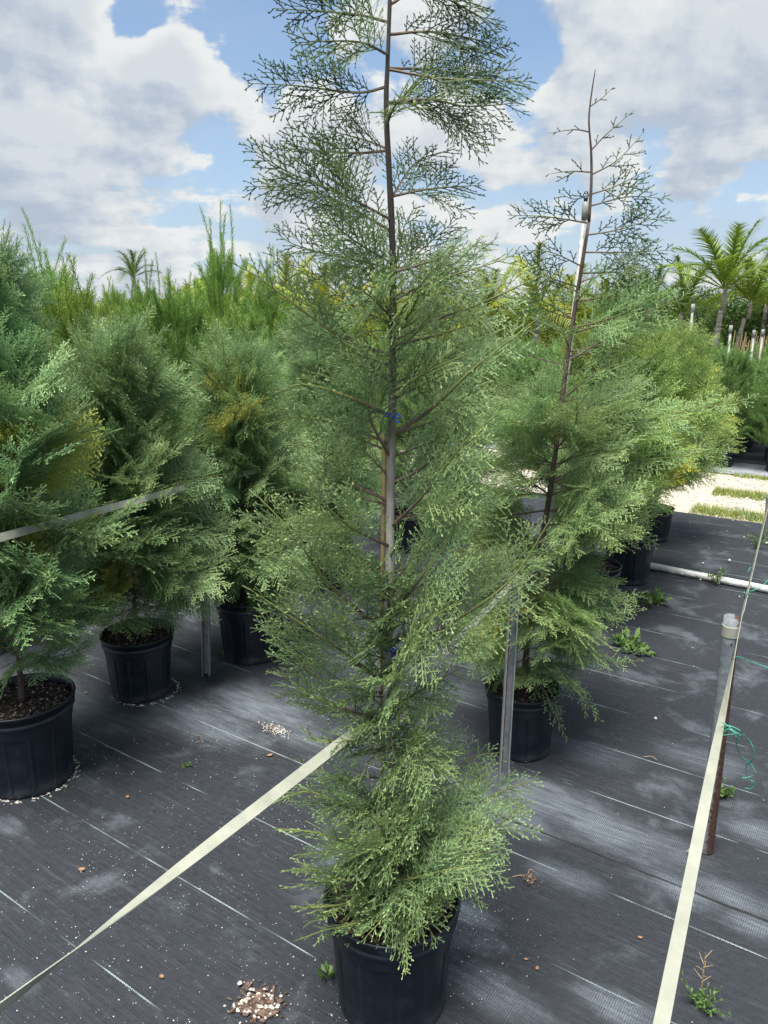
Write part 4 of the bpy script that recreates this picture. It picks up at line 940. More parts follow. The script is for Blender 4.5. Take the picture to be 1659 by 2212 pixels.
for i in range(24):
    px = rc.uniform(1572, 1668); Y = rc.uniform(9.6, 13)
    top = D(px, rc.uniform(712, 745), Y)
    o = link('bamboo_stake', cane_me, None, (top.x, Y, top.z - 1.35)); o.rotation_euler = (rc.uniform(-.08, .08), rc.uniform(.02, .12), 0)
    tag(o, 'thin tan bamboo cane standing among the young plants beyond the road', 'garden stake', 'bamboo canes among the young plants')
rank_labels([o for o in col.objects if o.get('group') == 'bamboo canes among the young plants'], 'thin tan bamboo cane beyond the road, {} of the canes there')
for (px, y0, Y) in ((645, 670, 8.0), (652, 740, 8.2), (500, 790, 7.0)):
    top = D(px, y0, Y); o = link('bamboo_stake', cane_me, None, (top.x, Y, top.z - 1.35)); o.rotation_euler = (0, .1, 0)
    tag(o, {645: 'tall bamboo cane among the junipers just left of the front tree', 652: 'lower leaning bamboo cane among the junipers just left of the front tree', 500: 'bamboo cane among the junipers farther left, above the dark cypresses'}[px], 'garden stake', 'canes among the junipers')

def riser(loc, h, r_, label, lean=(0, 0), group=None):
    pm = M['pvc_old'] if group else M['pvc_old']
    root = empty('sprinkler_riser', loc); tag(root, label, 'sprinkler', group)
    top = Vector((lean[0], lean[1], h))
    g = Geo(); tube_geo(g, [(0, 0, 0), tuple(top * .5), tuple(top)], r_, 12); link('pipe', g.mesh('pipe', pm, True), root)
    g = Geo(); tube_geo(g, [tuple(top - Vector((0, 0, .05))), tuple(top - Vector((0, 0, .048))), tuple(top + Vector((0, 0, .03))), tuple(top + Vector((0, 0, .034)))], [r_ * 1.05, r_ * 1.4, r_ * 1.4, r_ * .9], 12); link('coupling', g.mesh('coupling', pm, True), root)
    hd = empty('sprinkler_head', tuple(top + Vector((0, 0, .034)))); hd.parent = root
    g = Geo(); tube_geo(g, [(0, 0, 0), (0, 0, .012), (0, 0, .014), (0, 0, .02)], [r_ * .8, r_ * .8, r_ * 1.2, r_ * .6], 10); link('nozzle', g.mesh('nozzle', M['black']), hd)
    g = Geo(); tube_geo(g, [(r_ * .8, 0, .018), (r_ * 1.1, 0, .032), (r_ * .5, 0, .046), (-r_ * .5, 0, .046), (-r_ * 1.1, 0, .032), (-r_ * .8, 0, .018)], r_ * .2, 6); link('bridge', g.mesh('bridge', M['black']), hd)
    g = Geo(); tube_geo(g, [(0, 0, .036), (0, 0, .041)], [r_ * .8, r_ * .5], 8); link('spinner', g.mesh('spinner', M['black']), hd)
tp = D(1264, 452, 4.0); bt = D(1213, 914, 4.0); sl = (tp.x - bt.x) / (tp.z - bt.z)
riser((tp.x - sl * tp.z, 4.0, 0), tp.z, .0115, 'tall white pipe with a black sprinkler head, behind the leaning trunk', (sl * tp.z, 0))
for (px, y0, Y, lab) in [(1497, 662, 8.6, 'white sprinkler riser poking up from the yellowish cypresses, leftmost of the far risers'), (1579, 708, 9.0, 'white sprinkler riser right of the grey palm trunks'),
                         (1629, 718, 9.6, 'white sprinkler riser, second from the right frame edge'), (1648, 716, 9.8, 'white sprinkler riser nearest the right frame edge'), (222, 690, 9.0, 'white riser with a cross piece seen over the left cypresses')]:
    t_ = D(px, y0, Y); riser((t_.x, Y, -.006), t_.z, .014, lab, group='white sprinkler risers in the far plant block')

# =================================================================== PALMS AND TREES BEHIND
def frond_mesh(seed, L=1.9, arch=.5, leaf=.42, n=46, wl=.016):
    r = np.random.default_rng(seed); g = Geo()
    ts = np.linspace(0, 1, 16)
    C = np.stack([L * ts * (1 - .12 * ts ** 2), 0 * ts, L * (.30 * ts - arch * ts ** 2.4)], 1)
    tube_geo(g, C, .018 * (1 - .85 * ts), 5, tone=.6)
    for sd_ in (-1, 1):
        t = np.linspace(.12, .99, n); P = np.stack([np.interp(t, ts, C[:, i]) for i in range(3)], 1)
        tn = np.gradient(C, axis=0); tan = norm(np.stack([np.interp(t, ts, tn[:, i]) for i in range(3)], 1))
        l = leaf * np.sin(np.pi * (.12 + .8 * t)) ** .7 * r.uniform(.85, 1.1, n)
        d = norm(tan * .62 + np.array([0, sd_ * .75, .28]) + r.normal(0, .09, (n, 3)))
        B = np.array([0, 0, -.42]) + r.normal(0, .05, (n, 3))
        Nn = norm(np.cross(d, tan)); ribbons(g, P, d, Nn, l, B, wl, .002, .35, .9, 3)
    return g.mesh('frond', M['palm'])
FR = [frond_mesh(i, 1.9, a, l) for i, (a, l) in enumerate(((.15, .42), (.5, .45), (.9, .48), (.35, .4)))]
def palm(px, base_py, Y, trunk_h, s, label, group, seed, color, nf=13, lean=0.0, clump=False, rise=(.1, 1.25)):
    r = random.Random(seed); b = D(px, 700, Y)
    root = empty('palm', (b.x, Y, -.03)); tag(root, label, 'palm tree', group)
    if trunk_h > 0:
        link('trunk', trunk_mesh('trunk', [(0, 0, 0), (lean * .5, 0, trunk_h * .5), (lean, 0, trunk_h)], .13 * s, .085 * s, M['palm_trunk'], 12, 14), root).scale = (.75, .75, 1)
        g = Geo(); tube_geo(g, [(lean, 0, trunk_h - .02), (lean * 1.1, 0, trunk_h + .3 * s), (lean * 1.1, 0, trunk_h + .6 * s)], [.068 * s, .066 * s, .045 * s], 10)
        link('crownshaft', g.mesh('crownshaft', M['palm_trunk'], True), root)
    for i in range(nf):
        a = i * 2.4 + r.uniform(-.3, .3); el = rise[0] + (rise[1] - rise[0]) * ((i + .5) / nf) + r.uniform(-.1, .1)
        f = link('frond', FR[r.randrange(4) if el < .8 else r.choice([0, 3])], root)
        base = Vector((lean * 1.1, 0, trunk_h + .5 * s if trunk_h > 0 else r.uniform(.1, .5)))
        if clump: base += Vector((r.uniform(-.35, .35), r.uniform(-.3, .3), 0))
        f.matrix_local = Matrix.Translation(base) @ Matrix.Rotation(a, 4, 'Z') @ Matrix.Rotation(-el, 4, 'Y') @ Matrix.Rotation(r.uniform(-.5, .5), 4, 'X') @ Matrix.Scale(s * r.uniform(.85, 1.15), 4)
        v = r.uniform(.85, 1.2); f.color = (color[0] * v, color[1] * v, color[2], 1)
GP = 'feathery palms beyond the nursery block'
PL = [(1545, 20, 1.8, .98, 'grey-trunked palm with bright arched fronds beyond the sprinkler risers', (1.35, 1.3, .8), .15, 16), (1585, 21, 1.6, .78, 'palm with a thinner leaning grey trunk just right of the bright arched one', (1.2, 1.15, .8), .35, 14),
      (1470, 22, .5, .85, 'palm left of the grey trunks with an upright unopened leaf', (1.05, 1.05, .75), 0, 13), (1650, 23, .7, .9, 'palm cut by the right frame edge with drooping dull fronds', (1.05, 1.05, .75), 0, 13),
      (1400, 24, .6, .9, 'dull green palm behind the tip of the right cypress', (.8, .85, .6), 0, 11), (1320, 23, .4, .85, 'yellow-green palm between the sprinkler pipe and the right palms', (1.5, 1.2, .5), 0, 11),
      (1160, 20, .5, .9, 'bright yellow palm showing left of the sprinkler pipe', (1.9, 1.35, .4), 0, 11), (1060, 21, .4, .85, 'yellow-green palm right of the front trunk at the skyline', (1.6, 1.25, .5), 0, 11),
      (940, 22, .5, .85, 'yellow palm right behind the front trunk', (1.9, 1.35, .4), 0, 11), (700, 19, .4, .9, 'bright yellow palm just left of the front trunk', (2.0, 1.4, .4), 0, 12),
      (610, 21, .5, .9, 'golden palm behind the upper left sprays of the front tree', (1.8, 1.3, .4), 0, 12), (400, 14, .75, .72, 'tall windblown palm left of the tallest juniper spire', (1.25, 1.15, .6), .1, 13),
      (450, 15, .65, .74, 'windblown palm right behind the tallest juniper', (1.2, 1.1, .6), 0, 12), (350, 18, .6, .62, 'dull green palm between the grey far palm and the windblown ones', (.9, .95, .6), 0, 12),
      (200, 17, .45, .62, 'small bright palm over the left cypresses', (1.2, 1.15, .5), 0, 12), (540, 26, .5, .9, 'pale yellow palm half hidden behind the left tip of the front tree', (1.6, 1.3, .6), 0, 12), (820, 25, .5, .9, 'yellow palm hidden behind the front trunk at the skyline', (1.7, 1.3, .5), 0, 11), (1240, 26, .5, .9, 'dull yellow palm behind the sprinkler pipe', (1.4, 1.2, .5), 0, 11)]
for i, (px, Y, th, s, lab, c, ln, nf) in enumerate(PL):
    palm(px, 700, Y, th + (.75 if Y > 18.5 and i > 1 else 0), s, lab, GP, 300 + i, c, nf, ln)
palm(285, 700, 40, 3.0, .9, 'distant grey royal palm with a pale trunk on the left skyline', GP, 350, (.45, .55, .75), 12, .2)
def leaf_blob_mesh(seed, rad=1.5, h=2.2, n=5200, ls=.06, wiry=False):
    r = np.random.default_rng(seed); g = Geo(); nb = 26
    cen = r.normal(0, 1, (nb, 3)); cen = norm(cen) * r.uniform(.35, 1.0, (nb, 1)) * np.array([rad, rad, h * .5]) * .8; cen[:, 2] += h * .55
    k = r.integers(0, nb, n); cr = rad * r.uniform(.18, .38, nb)
    off = norm(r.normal(0, 1, (n, 3))) * (r.uniform(.4, 1, n) ** .5 * cr[k])[:, None]
    S = cen[k] + off; d = norm(off + r.normal(0, .6 * rad, (n, 3)) * .3 + np.array([0, 0, -.1])); N = norm(r.normal(0, 1, (n, 3)))
    kites(g, S, d, N, ls * r.uniform(.6, 1.4, n) * 1.6, ls * .32, np.clip(.2 + .5 * r.uniform(0, 1, nb)[k] + .15 * off[:, 2] / rad, 0, 1), r)
    return g.mesh('crown', M['broad'])
BLOB = [leaf_blob_mesh(i + 60) for i in range(4)]
wood_me = trunk_mesh('trunk', [(0, 0, 0), (.06, .02, .7), (0, 0, 1.5)], .12, .04, M['bark_dark'], 7, 6)
rb = random.Random(4)
for i in range(44):
    px = -120 + i * 42 + rb.uniform(-12, 12); Y = rb.uniform(24, 32); b = D(px, 700, Y)
    root = empty('broadleaf_tree', (b.x, Y, -.03)); link('trunk', wood_me, root)
    c = link('crown', BLOB[i % 4], root); yl = px < 1300 and rb.random() < .55
    c.color = (2.3, 1.55, .35, 1) if yl else (.55, .7, .6, 1) if px > 1300 else (1.3, 1.2, .6, 1)
    sc_ = rb.uniform(.85, 1.1) if px < 1350 else rb.uniform(1.0, 1.2); root.scale = (sc_ * 1.15, sc_, sc_); root.rotation_euler = (0, 0, rb.uniform(0, 6.28))
    tag(root, 'low yellow-leaved tree in the far tree line' if yl else 'dark green tree in the far tree line behind the right palms' if px > 1300 else 'dull green tree in the far tree line left of the right palms', 'tree', 'trees in the far tree line')

rank_labels([o for o in col.objects if o.name.startswith('broadleaf_tree')], 'low rounded tree in the far tree line, {}')

# =================================================================== POSTS AND STRAPS
def strap(name, pts, width, normals, label, thick=.0016, group='cream webbing straps strung between the posts'):
    """a flat webbing band; pts/normals give centre and facing at each station"""
    n = len(pts); V = []; U = []; acc = 0
    for i in range(n):
        p = Vector(pts[i]); t = (Vector(pts[min(i + 1, n - 1)]) - Vector(pts[max(i - 1, 0)])).normalized()
        nn = Vector(normals[i]); nn = (nn - t * nn.dot(t)).normalized(); s_ = t.cross(nn)
        if i: acc += (p - Vector(pts[i - 1])).length
        for a, b in ((-1, -1), (1, -1), (1, 1), (-1, 1)):
            V.append(p + s_ * width * .5 * a + nn * thick * .5 * b); U.append((acc, a * width * .5, 0))
    Q = [[4 * i + j, 4 * i + (j + 1) % 4, 4 * (i + 1) + (j + 1) % 4, 4 * (i + 1) + j] for i in range(n - 1) for j in range(4)] + [[0, 3, 2, 1], [4 * n - 4, 4 * n - 3, 4 * n - 2, 4 * n - 1]]
    g = Geo(); g.add([tuple(v) for v in V], Q); me = g.mesh(name, M['web'])
    at = me.attributes.new('uvw', 'FLOAT_VECTOR', 'POINT'); at.data.foreach_set('vector', np.array(U, dtype=np.float32).ravel())
    o = link(name, me); tag(o, label, 'strap', group); return o
def post(name, foot, top, label, r_=.017, kind='channel', group='galvanised steel posts holding the straps'):
    root = empty(name, foot); tag(root, label, 'post', group)
    d = Vector(top) - Vector(foot)
    if kind == 'channel':   # folded steel: a C section open to one side, rusty inside
        prof = [(-1, -.9), (-1, .9), (-.75, 1.0), (.9, 1.0), (1, .9), (1, -.9), (.8, -.9), (.8, .8), (-.8, .8), (-.8, -.9)]
        V = []; n = len(prof)
        for f in (0, 1):
            for (a, b) in prof:
                V.append((a * r_ + d.x * f, b * r_ + d.y * f, d.z * f))
        Q = [[j, (j + 1) % n, n + (j + 1) % n, n + j] for j in range(n)]
        g = Geo(); g.add(V, Q); link('channel', g.mesh('channel', M['galv']), root)
        g = Geo(); g.add([(-.74 * r_, -.7 * r_, .01), (-.5 * r_, -.7 * r_, .01), (-.5 * r_ + d.x, -.7 * r_ + d.y, d.z - .004), (-.74 * r_ + d.x, -.7 * r_ + d.y, d.z - .004)], [[0, 1, 2, 3]])
        link('rust_streak', g.mesh('rust_streak', M['rust_plain']), root)
    return root
# left post
fl = G(446, 1458); tl_ = D(441, 1030, fl.y); post('steel_post', (fl.x, fl.y, 0), tl_, 'galvanised post between the two dark left cypresses', .018)
fr_ = G(1087, 1695); tr_ = D(1113, 1240, fr_.y); post('steel_post', (fr_.x, fr_.y, .0), tr_, 'galvanised channel post in front of the pot right of the front tree', .0165)
for (px, py, z, lab) in [(1655, 1170, 0, 'thin post at the right frame edge beyond the white ground pipe')]:
    f_ = G(px, py); t_ = D(px + 6, 1075, f_.y); post('steel_post', (f_.x, f_.y, -.006), t_, lab, .016)
# short round tube on the right, rusted
ff = G(1524, 1838); tt_ = D(1582, 1332, ff.y); O = Vector((ff.x, ff.y, .004))
rt_ = empty('steel_tube_post', O); tag(rt_, 'open round steel tube post with a rusted side, right foreground', 'post')
dv = tt_ - O; RT = .0235
def ring_tube(name, f0, f1, ro, ri, m, n=40, seg=10):
    V = []
    for k_ in range(seg + 1):
        f = f0 + (f1 - f0) * k_ / seg; c = dv * f
        for j in range(n): V.append((c.x + ro * math.cos(6.28318 * j / n), c.y + ro * math.sin(6.28318 * j / n), c.z))
    for k_ in range(seg + 1):
        f = f1 + (f0 - f1) * k_ / seg; c = dv * f
        for j in range(n): V.append((c.x + ri * math.cos(6.28318 * j / n), c.y + ri * math.sin(6.28318 * j / n), c.z))
    R_ = 2 * seg + 2
    Q = [[k_ * n + j, k_ * n + (j + 1) % n, (k_ + 1) * n + (j + 1) % n, (k_ + 1) * n + j] for k_ in range(R_ - 1) for j in range(n)]
    g = Geo(); g.add(V, Q); return link(name, g.mesh(name, m, True), rt_)
tb = ring_tube('tube', 0, 1, RT, RT - .0022, M['rust'])
bd = ring_tube('strap_band', .925, .968, RT + .0022, RT + .0006, M['web'])
me = bd.data; at = me.attributes.new('uvw', 'FLOAT_VECTOR', 'POINT')
hole = empty('bolt_hole', dv * .90 + Vector((0, -RT - .0004, 0))); hole.parent = rt_
g = Geo(); tube_geo(g, [(0, -.0006, 0), (0, .001, 0)], .003, 10); link('hole_shadow', g.mesh('bolt_hole', M['black']), rt_, dv * .90 + Vector((-.004, -RT + .0003, 0)))
bpy.data.objects.remove(hole)

face = Vector((.2, -.8, .75))
def seq(a, b, n): return [a + (b - a) * (i / (n - 1)) for i in range(n)]
# front-row strap: rises out of the lower left, twists once, passes the front trunk, runs on to the channel post and beyond
z_ = .83
A0 = G(-60, 2232, .88); A1 = G(180, 2062, .865); A2 = G(820, 1538, .80); A3 = D(1106, 1262, fr_.y); A4 = G(1356, 1096, .80)
A2 = D(822, 1537, 1.645)
dirn = (A2 - A1).normalized()
P1 = seq(G(-220, 2350, .885), A2, 60); n1 = []
for i, p in enumerate(P1):
    f = (p - A1).dot(dirn)      # metres past the twist
    ang = R(-88) * math.tanh(f * 3.0) * (1 if f > 0 else 1.0)
    side_ = dirn.cross(Vector((0, 0, 1))).normalized(); upv = side_.cross(dirn).normalized()
    view = (Vector((0, 0, EYE)) - p); view = (view - dirn * view.dot(dirn)).normalized(); lat = dirn.cross(view).normalized()
    n1.append(view * math.sin(abs(ang) * .95 + .03) + lat * math.cos(abs(ang) * .95 + .03) * (1 if f > 0 else -1) if False else (view * math.sin(ang) + lat * math.cos(ang)))
strap('webbing_strap', P1, .022, n1, 'cream strap twisting from the lower left corner up to the front trunk')
P2 = seq(A2 + Vector((.03, .03, 0)), A3, 16) + seq(A3, A4 + (A4 - A3).normalized() * .9, 24)[1:]
strap('webbing_strap', P2, .019, [Vector((.80, -.5, .5 + .12 * math.sin(i))) for i in range(len(P2))], 'cream strap running from the front trunk behind green sprays to the yellowish cypresses')
# right foreground strap
z2 = .815
B0 = G(1405, 2330, z2 + .01); B1 = G(1510, 1800, z2); B2 = G(1592, 1385, z2 + .004); B2b = G(1603, 1330, z2); B3 = G(1638, 1180, z2 - .01); B4 = G(1672, 1040, z2 - .02)
P3 = [Vector(p) for p in spline([B0, B1, B2, B2b, B3, B4], 70)]
n3 = []
for i, p in enumerate(P3):
    f = (p.y - B1.y) / (B2.y - B1.y)
    tw = max(0, min(1, (p.y - 1.05) / (B2.y - 1.05)))
    n3.append(Vector((.1, -.35, .93)) * (1 - tw) + Vector((-.92, .42, .12)) * tw if p.y < B2b.y else Vector((-.9, .4, .35)))
strap('webbing_strap', P3, .0195, n3, 'cream strap lying along the right side over the round rusted post')
# left strap and the rear strap
C0 = D(-40, 1172, 2.16); C1 = D(441, 1042, fl.y - .022); C2 = D(700, 986, 3.92)
P4 = seq(C0, C1, 24) + seq(C1, C2, 20)[1:]
strap('webbing_strap', P4, .026, [Vector((.75, -.6, .25 + .1 * math.sin(i))) for i in range(len(P4))], 'cream strap level across the left cypresses, wrapped at the left steel post')
P5 = seq(D(20, 1052, 3.7), D(340, 984, 4.7), 24)
strap('webbing_strap', P5, .028, [Vector((.75, -.6, .3)) for _ in P5], 'short stretch of strap glimpsed behind the left cypresses')
g = Geo(); ww = [(.0195 * math.cos(a), .0195 * math.sin(a)) for a in np.linspace(0, 6.28, 28)]
# wrap of webbing round the left post
wr = strap('webbing_wrap', [C1 + Vector((c[0] - .002, c[1] + .021, .004 * math.sin(i * .2))) for i, c in enumerate([(q[0] * 1.35, q[1] * 1.25) for q in ww])], .028, [Vector((c[0], c[1], 0)) for c in ww], 'cream webbing turn wrapped round the top of the left steel post')

# green coated wires tied on the right strap
def wire(pts, label, r_=.0013):
    o = tube('wire', spline(pts, 60), r_, M['wire'], None, 6); tag(o, label, 'wire', 'green coated wires on the right strap'); return o
def zz(px, py, z): return G(px, py, z)
wire([zz(1603, 1592, .80), zz(1560, 1560, .835), zz(1575, 1572, .82), zz(1556, 1586, .80), zz(1572, 1568, .832), zz(1600, 1582, .82), zz(1548, 1590, .795)], 'green wire coils wound round the strap on the round post')
wire([zz(1548, 1592, .80), zz(1575, 1577, .84), zz(1600, 1583, .83), zz(1625, 1625, .78), zz(1630, 1672, .72), zz(1618, 1690, .68), zz(1620, 1720, .62), zz(1631, 1743, .60), zz(1612, 1765, .58)] if False else
     [zz(1550, 1590, .80), zz(1572, 1575, .835), zz(1590, 1584, .83), zz(1612, 1592, .80), zz(1628, 1618, .77), zz(1626, 1640, .74), zz(1612, 1655, .71), zz(1616, 1682, .68), zz(1630, 1690, .67), zz(1624, 1704, .65), zz(1608, 1702, .64)], 'long green wire end curling down to the right of the round post')
wire([zz(1590, 1590, .82), zz(1592, 1612, .78), zz(1600, 1632, .74), zz(1622, 1652, .70), zz(1632, 1672, .68), zz(1612, 1680, .67), zz(1603, 1680, .67)], 'dark faded wire end hanging beside the green one')
wire([zz(1583, 1430, .80), zz(1590, 1420, .84), zz(1600, 1421, .83), zz(1630, 1432, .80), zz(1668, 1446, .78)], 'green wire running from the round post out of the frame')
wire([zz(1604, 1293, .80), zz(1612, 1275, .83), zz(1616, 1290, .82), zz(1610, 1299, .79), zz(1612, 1280, .83), zz(1640, 1270, .80), zz(1675, 1238, .78)], 'wire loop on the strap by the white ground pipe, tail going right')
wire([zz(1615, 1236, .82), zz(1622, 1226, .83), zz(1626, 1240, .80), zz(1620, 1262, .76), zz(1630, 1275, .73), zz(1618, 1277, .72)], 'dark wire hanging from the strap beyond the white ground pipe')
wire([zz(1569, 1092, .70), zz(1570, 1098, .70), zz(1595, 1097, .72), zz(1606, 1110, .74), zz(1620, 1117, .79), zz(1634, 1120, .82), zz(1638, 1114, .83)], 'bluish wire tail reaching left from the far end of the strap')
wire([zz(1645, 1082, .80), zz(1650, 1070, .82), zz(1662, 1070, .81), zz(1675, 1068, .80)], 'short wire turn on the strap at the right frame edge')

# white ground pipe
pa = G(1330, 1208, .02); pb = G(1420, 1225, .02); pc = G(1720, 1285, .02)
ro = empty('ground_pipe', (pb.x, pb.y, 0)); tag(ro, 'white plastic pipe lying across the black fabric at the right', 'pipe')
g = Geo(); tube_geo(g, [pa - Vector((pb.x, pb.y, 0)), pb - Vector((pb.x, pb.y, 0)), pc - Vector((pb.x, pb.y, 0))], .0235, 18); link('pipe', g.mesh('pipe', M['pvc'], True), ro)

# =================================================================== SMALL THINGS ON THE GROUND
def clump(name, px, py, label, cat, n_chip, n_peb, spread, seed, size=.016, stretch=(1, 1), dirv=None, h=.010, grp=None):
    r = np.random.default_rng(seed); c = G(px, py); root = empty(name, (c.x, c.y, .008)); tag(root, label, cat, grp)
    for nm, n, f, m in (('bark_chip', n_chip, chip_geo, 'chip'), ('stone', n_peb, pebble_geo, 'stone')):
        g = Geo()
        for _ in range(n):
            a = r.normal(0, spread * .5, 2) * np.array(stretch)
            if dirv is not None: a = np.array([dirv.x * a[0] - dirv.y * a[1], dirv.y * a[0] + dirv.x * a[1]])
            f(g, (a[0], a[1], .003 + h * math.exp(-(a[0] ** 2 + a[1] ** 2) / spread ** 2) * r.uniform(.2, 1)), size * r.uniform(.3, 1.0) * (.6 if nm == 'stone' else 1), r)
        if n: tag(link(nm, g.mesh(nm, M[m]), root), kind='stuff')
    return root
clump('mulch_pile', 555, 2178, 'spill of bark mulch and pale stones on the fabric at the bottom edge', 'mulch pile', 240, 90, .055, 1, .022, (1.0, .8))
for (px, py, sz) in ((519, 2138, .014), (548, 2152, .010), (560, 2188, .011), (572, 2150, .008)):
    c = G(px, py); g = Geo(); pebble_geo(g, (0, 0, sz * .3), sz, np.random.default_rng(px)); tag(link('stone', g.mesh('stone', M['stone']), None, (c.x, c.y, .018)), {519: 'largest pale stone, on the left of the mulch spill at the bottom', 548: 'pale flat stone in the upper middle of the mulch spill', 560: 'pale stone low in the mulch spill at the bottom edge', 572: 'small pale stone on the upper right of the mulch spill'}[px], 'stone')
clump('grit_pile', 597, 1583, 'small spill of pale grit beside the fabric seam at the left', 'grit', 40, 190, .055, 2, .012, (1.3, .6), CROSS)
clump('soil_clod', 1143, 1908, 'dark root clod with dry twigs on the fabric at the right', 'soil clod', 120, 14, .022, 3, .010)
clump('grit_strip', 1500, 1246, 'strip of grit and brown leaf litter along the white ground pipe', 'grit', 180, 260, .15, 6, .024, (1.9, .28), (pc - pb).normalized())
clump('crumbled_soil', 1490, 1848, 'pale crumbs at the foot of the round steel post', 'grit', 10, 50, .012, 8, .008)
for i, (px, py, lab) in enumerate([(583, 1638, 'curled brown leaf on the fabric left of the front strap'), (177, 1886, 'flat brown leaf flake alone on the fabric at the lower left'), (350, 2118, 'small dark leaf on the fabric above the strap, bottom left'), (186, 1502, 'tan leaf between the two left pots'), (276, 1728, 'tan leaf flake on the fabric right of the left edge pot'), (1382, 2033, 'small dark leaf on the fabric left of the right strap'), (1136, 2080, 'pale flake on the fabric right of the front pot'), (1160, 2100, 'brown crumb on the fabric right of the front pot')]):
    c = G(px, py); r = np.random.default_rng(px); g = Geo(); s_ = (.013, .012, .008, .009, .009, .007, .006, .007)[i]; a = r.uniform(0, 6.28); V = []
    for u in np.linspace(-1, 1, 6):
        wd = s_ * .55 * (1 - u * u) ** .5 + .0006
        for v_ in (-1, 0, 1):
            x, y = u * s_, v_ * wd; V.append((x * math.cos(a) - y * math.sin(a), x * math.sin(a) + y * math.cos(a), .002 + abs(v_) * s_ * .35 + .002 * abs(u)))
    g.add(V, [[i_ * 3 + j, i_ * 3 + j + 1, i_ * 3 + j + 4, i_ * 3 + j + 3] for i_ in range(5) for j in range(2)])
    tag(link('dead_leaf', g.mesh('dead_leaf', M['deadleaf']), None, (c.x, c.y, .0085)), lab, 'dead leaf', 'dead leaves on the fabric')
for i, (px, py, sz, lab) in enumerate([(1575, 1213, .045, 'largest tan stone on the far fabric, above the white pipe'), (1518, 1218, .03, 'grey stone left of the largest tan stone above the pipe'), (1512, 1100, .02, 'pale stone beside the far small pot'), (1490, 1130, .02, 'pale stone between the small pot and the fabric edge'), (1583, 1125, .022, 'pale stone near the wire tail on the far fabric'), (1607, 1162, .03, 'white stone left of the weed by the right strap'), (1633, 1116, .04, 'white stone against the far right strap'), (1570, 1148, .018, 'small pale stone in the middle of the far fabric'), (1500, 1160, .018, 'small stone right of the ribbed pots'), (1416, 1554, .03, 'flat pale stone in the middle of the right fabric'), (1624, 1176, .02, 'small stone above the white pipe at the right edge'), (1597, 1290, .02, 'small pale stone just below the white pipe'), (1496, 1400, .012, 'tiny pale stone on the right fabric'), (1608, 1282, .025, 'brown stone beneath the white pipe by the strap'), (1498, 1440, .012, 'tiny white stone on the fabric left of the round post'), (1113, 1770, .016, 'white crumb by the tip of the low right branch'), (1655, 1175, .05, 'cluster stone at the foot of the right edge post'),
                                       (1552, 1102, .014, 'tiny stone by the fabric edge'), (1531, 1185, .014, 'tiny stone left of the far weed')]):
    c = G(px, py); g = Geo(); rr_ = np.random.default_rng(500 + i); pebble_geo(g, (0, 0, 0), sz * .62, rr_)
    tag(link('stone', g.mesh('stone', M['stone'], True), None, (c.x, c.y, sz * .18)), lab, 'stone', 'stones lying on the fabric')
def weed(px, py, n, h, label, seed, leafw=.006, leafl=.02, spread=.03, upright=.6, cat='weed', stalks=0):
    r = np.random.default_rng(seed); c = G(px, py); root = empty('weed', (c.x, c.y, .002)); tag(root, label, cat, 'weeds growing through the fabric')
    st = Geo(); lf = Geo()
    for k_ in range(n):
        a = r.uniform(0, 6.28); el = upright + r.uniform(-.4, .4); d = np.array([math.cos(a) * math.cos(el), math.sin(a) * math.cos(el), math.sin(el)]); L = h * r.uniform(.5, 1.1)
        tube_geo(st, [(0, 0, 0), d * L * .5 + np.array([0, 0, .1 * L]), d * L], [.0012, .001, .0005], 4)
        m_ = 6; t = r.uniform(.3, 1, m_); S = np.outer(t * L, d) + np.array([0, 0, .05 * L]); dd = norm(r.normal(0, 1, (m_, 3)) + d * .8 + np.array([0, 0, .3]))
        kites(lf, S, dd, norm(r.normal(0, .5, (m_, 3)) + np.array([0, 0, 1.])), leafl * r.uniform(.6, 1.3, m_), leafw, r.uniform(.3, 1, m_), r)
    link('stem', st.mesh('stem', M['weed']), root); tag(link('leaves', lf.mesh('leaves', M['weed']), root), kind='stuff')
weed(405, 1660, 8, .022, 'tiny green sprout alone on the fabric left of the strap', 1, .0042, .010)
weed(1558, 1720, 26, .055, 'bushy green weed just right of the round post foot', 2, .006, .014)
weed(1512, 2185, 22, .075, 'green weed with a dry seed stalk at the bottom right edge', 3, .003, .013, upright=.8)
weed(1405, 1305, 10, .09, 'broad-leaved weed under the ribbed pot by the pipe', 4, .014, .045, upright=.5)
weed(1350, 1395, 12, .11, 'broad-leaved weed with two low leaves under the tips of the right cypress', 5, .013, .045, upright=.35)
weed(1385, 1412, 5, .09, 'low bright broad leaves right of the drooping cypress tips', 51, .015, .05, upright=.2)
weed(1632, 1185, 24, .16, 'wispy grey-green weed at the right strap beyond the pipe', 6, .004, .02, upright=1.0)
weed(1545, 1262, 18, .12, 'wispy weed growing beside the white ground pipe', 7, .005, .02, upright=1.0)
weed(121, 1650, 26, .045, 'green creeping weed at the foot of the left edge pot', 8, .008, .010)
weed(118, 1600, 18, .04, 'small-leaved weed climbing the side of the left edge pot', 81, .008, .010)
weed(709, 2120, 3, .035, 'single narrow leaf sprout left of the front pot', 9, .007, .028, upright=1.2)
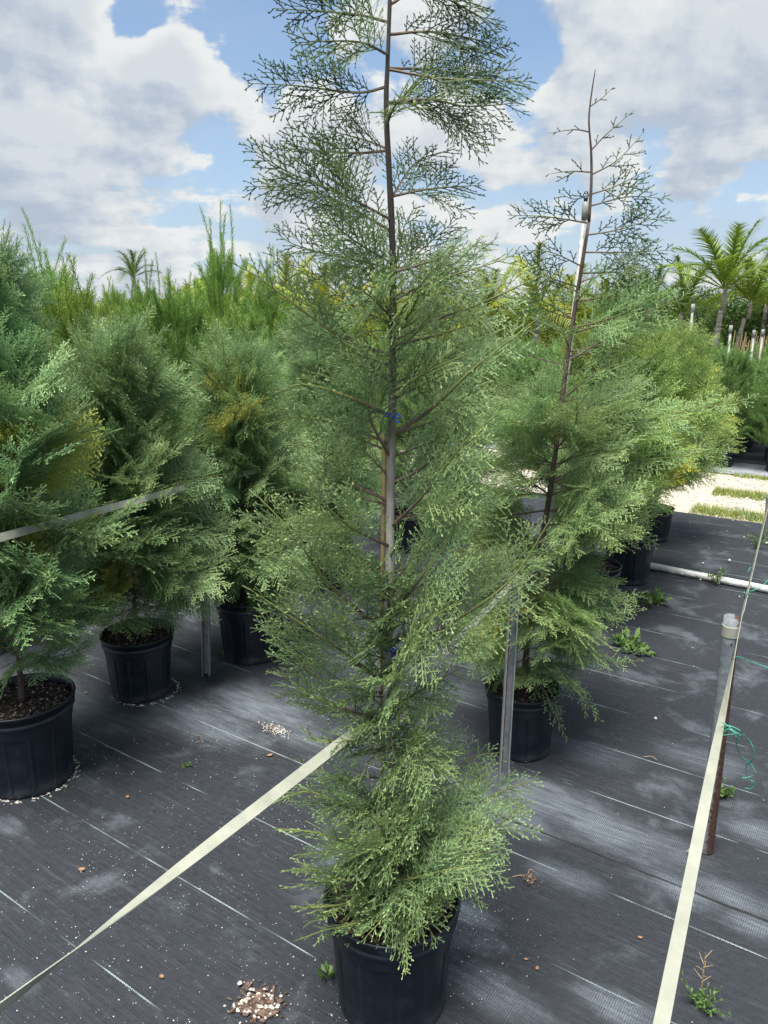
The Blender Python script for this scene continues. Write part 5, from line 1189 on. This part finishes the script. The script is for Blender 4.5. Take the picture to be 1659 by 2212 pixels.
weed(596, 1370, 12, .04, 'small sprout at the foot of the pot beyond the left post', 10, .006, .012)
c = G(1510, 2165); ds = empty('seed_stalk', (c.x, c.y, .004)); tag(ds, 'dry yellow seed stalk standing in the bottom right weed', 'weed')
g = Geo(); tube_geo(g, [(0, 0, 0), (.003, 0, .08), (.0, .0, .15)], [.0012, .001, .0007], 5)
link('stalk', g.mesh('stalk', M['bamboo']), ds)
for k_ in range(9):
    z0_ = .06 + k_ * .009; a = k_ * 2.4; g = Geo(); tube_geo(g, [(0, 0, z0_), (.022 * math.cos(a), .022 * math.sin(a), z0_ + .018)], [.0012, .0006], 4); link('seed_pod', g.mesh('seed_pod', M['bamboo']), ds)
for (px, py, pts, lab) in [(545, 1600, [(0, 0), (.03, -.01), (.04, -.045)], 'x')][:0]: pass
def twiglet(px, py, pts, label):
    c = G(px, py); o = tube('twig', spline([(x, y, .004 + .003 * (i % 2)) for i, (x, y) in enumerate(pts)], 16), .0011, M['bamboo'], None, 5); o.location = (c.x, c.y, .006); tag(o, label, 'twig', 'dry twigs on the fabric')
twiglet(425, 2950 * .54, [(0, 0), (.02, -.012), (.028, -.04), (.01, -.06)], 'curved pale root bit on the fabric right of the left edge pot')
twiglet(1390, 1640, [(0, 0), (.03, .0), (.045, -.02)], 'pale bent twig on the right fabric below the potted cypress')
twiglet(1120, 1900, [(-.02, 0), (.01, .004), (.028, -.006)], 'forked dry twig left of the root clod')
twiglet(1140, 1895, [(0, 0), (.01, .02), (.022, .012)], 'thin dry twig standing out of the root clod')
for (px, py, rb_, lab) in [(20, 1640, 0, 0)][:0]: pass
# debris collected round the pots
for (x, y, s_, lab) in [(-1.33, 2.56, 1.16, 'left edge pot'), (-1.10, 3.24, 1.02, 'second left pot'), (-.68, 3.68, 1.06, 'pot beyond the left steel post')]:
    o = link('debris', DEBRIS, None, (x, y, .007)); o.scale = (s_, s_, 1); tag(o, 'ring of grit and crumbs gathered at the foot of the ' + lab, 'grit', 'grit rings round the pots', 'stuff')
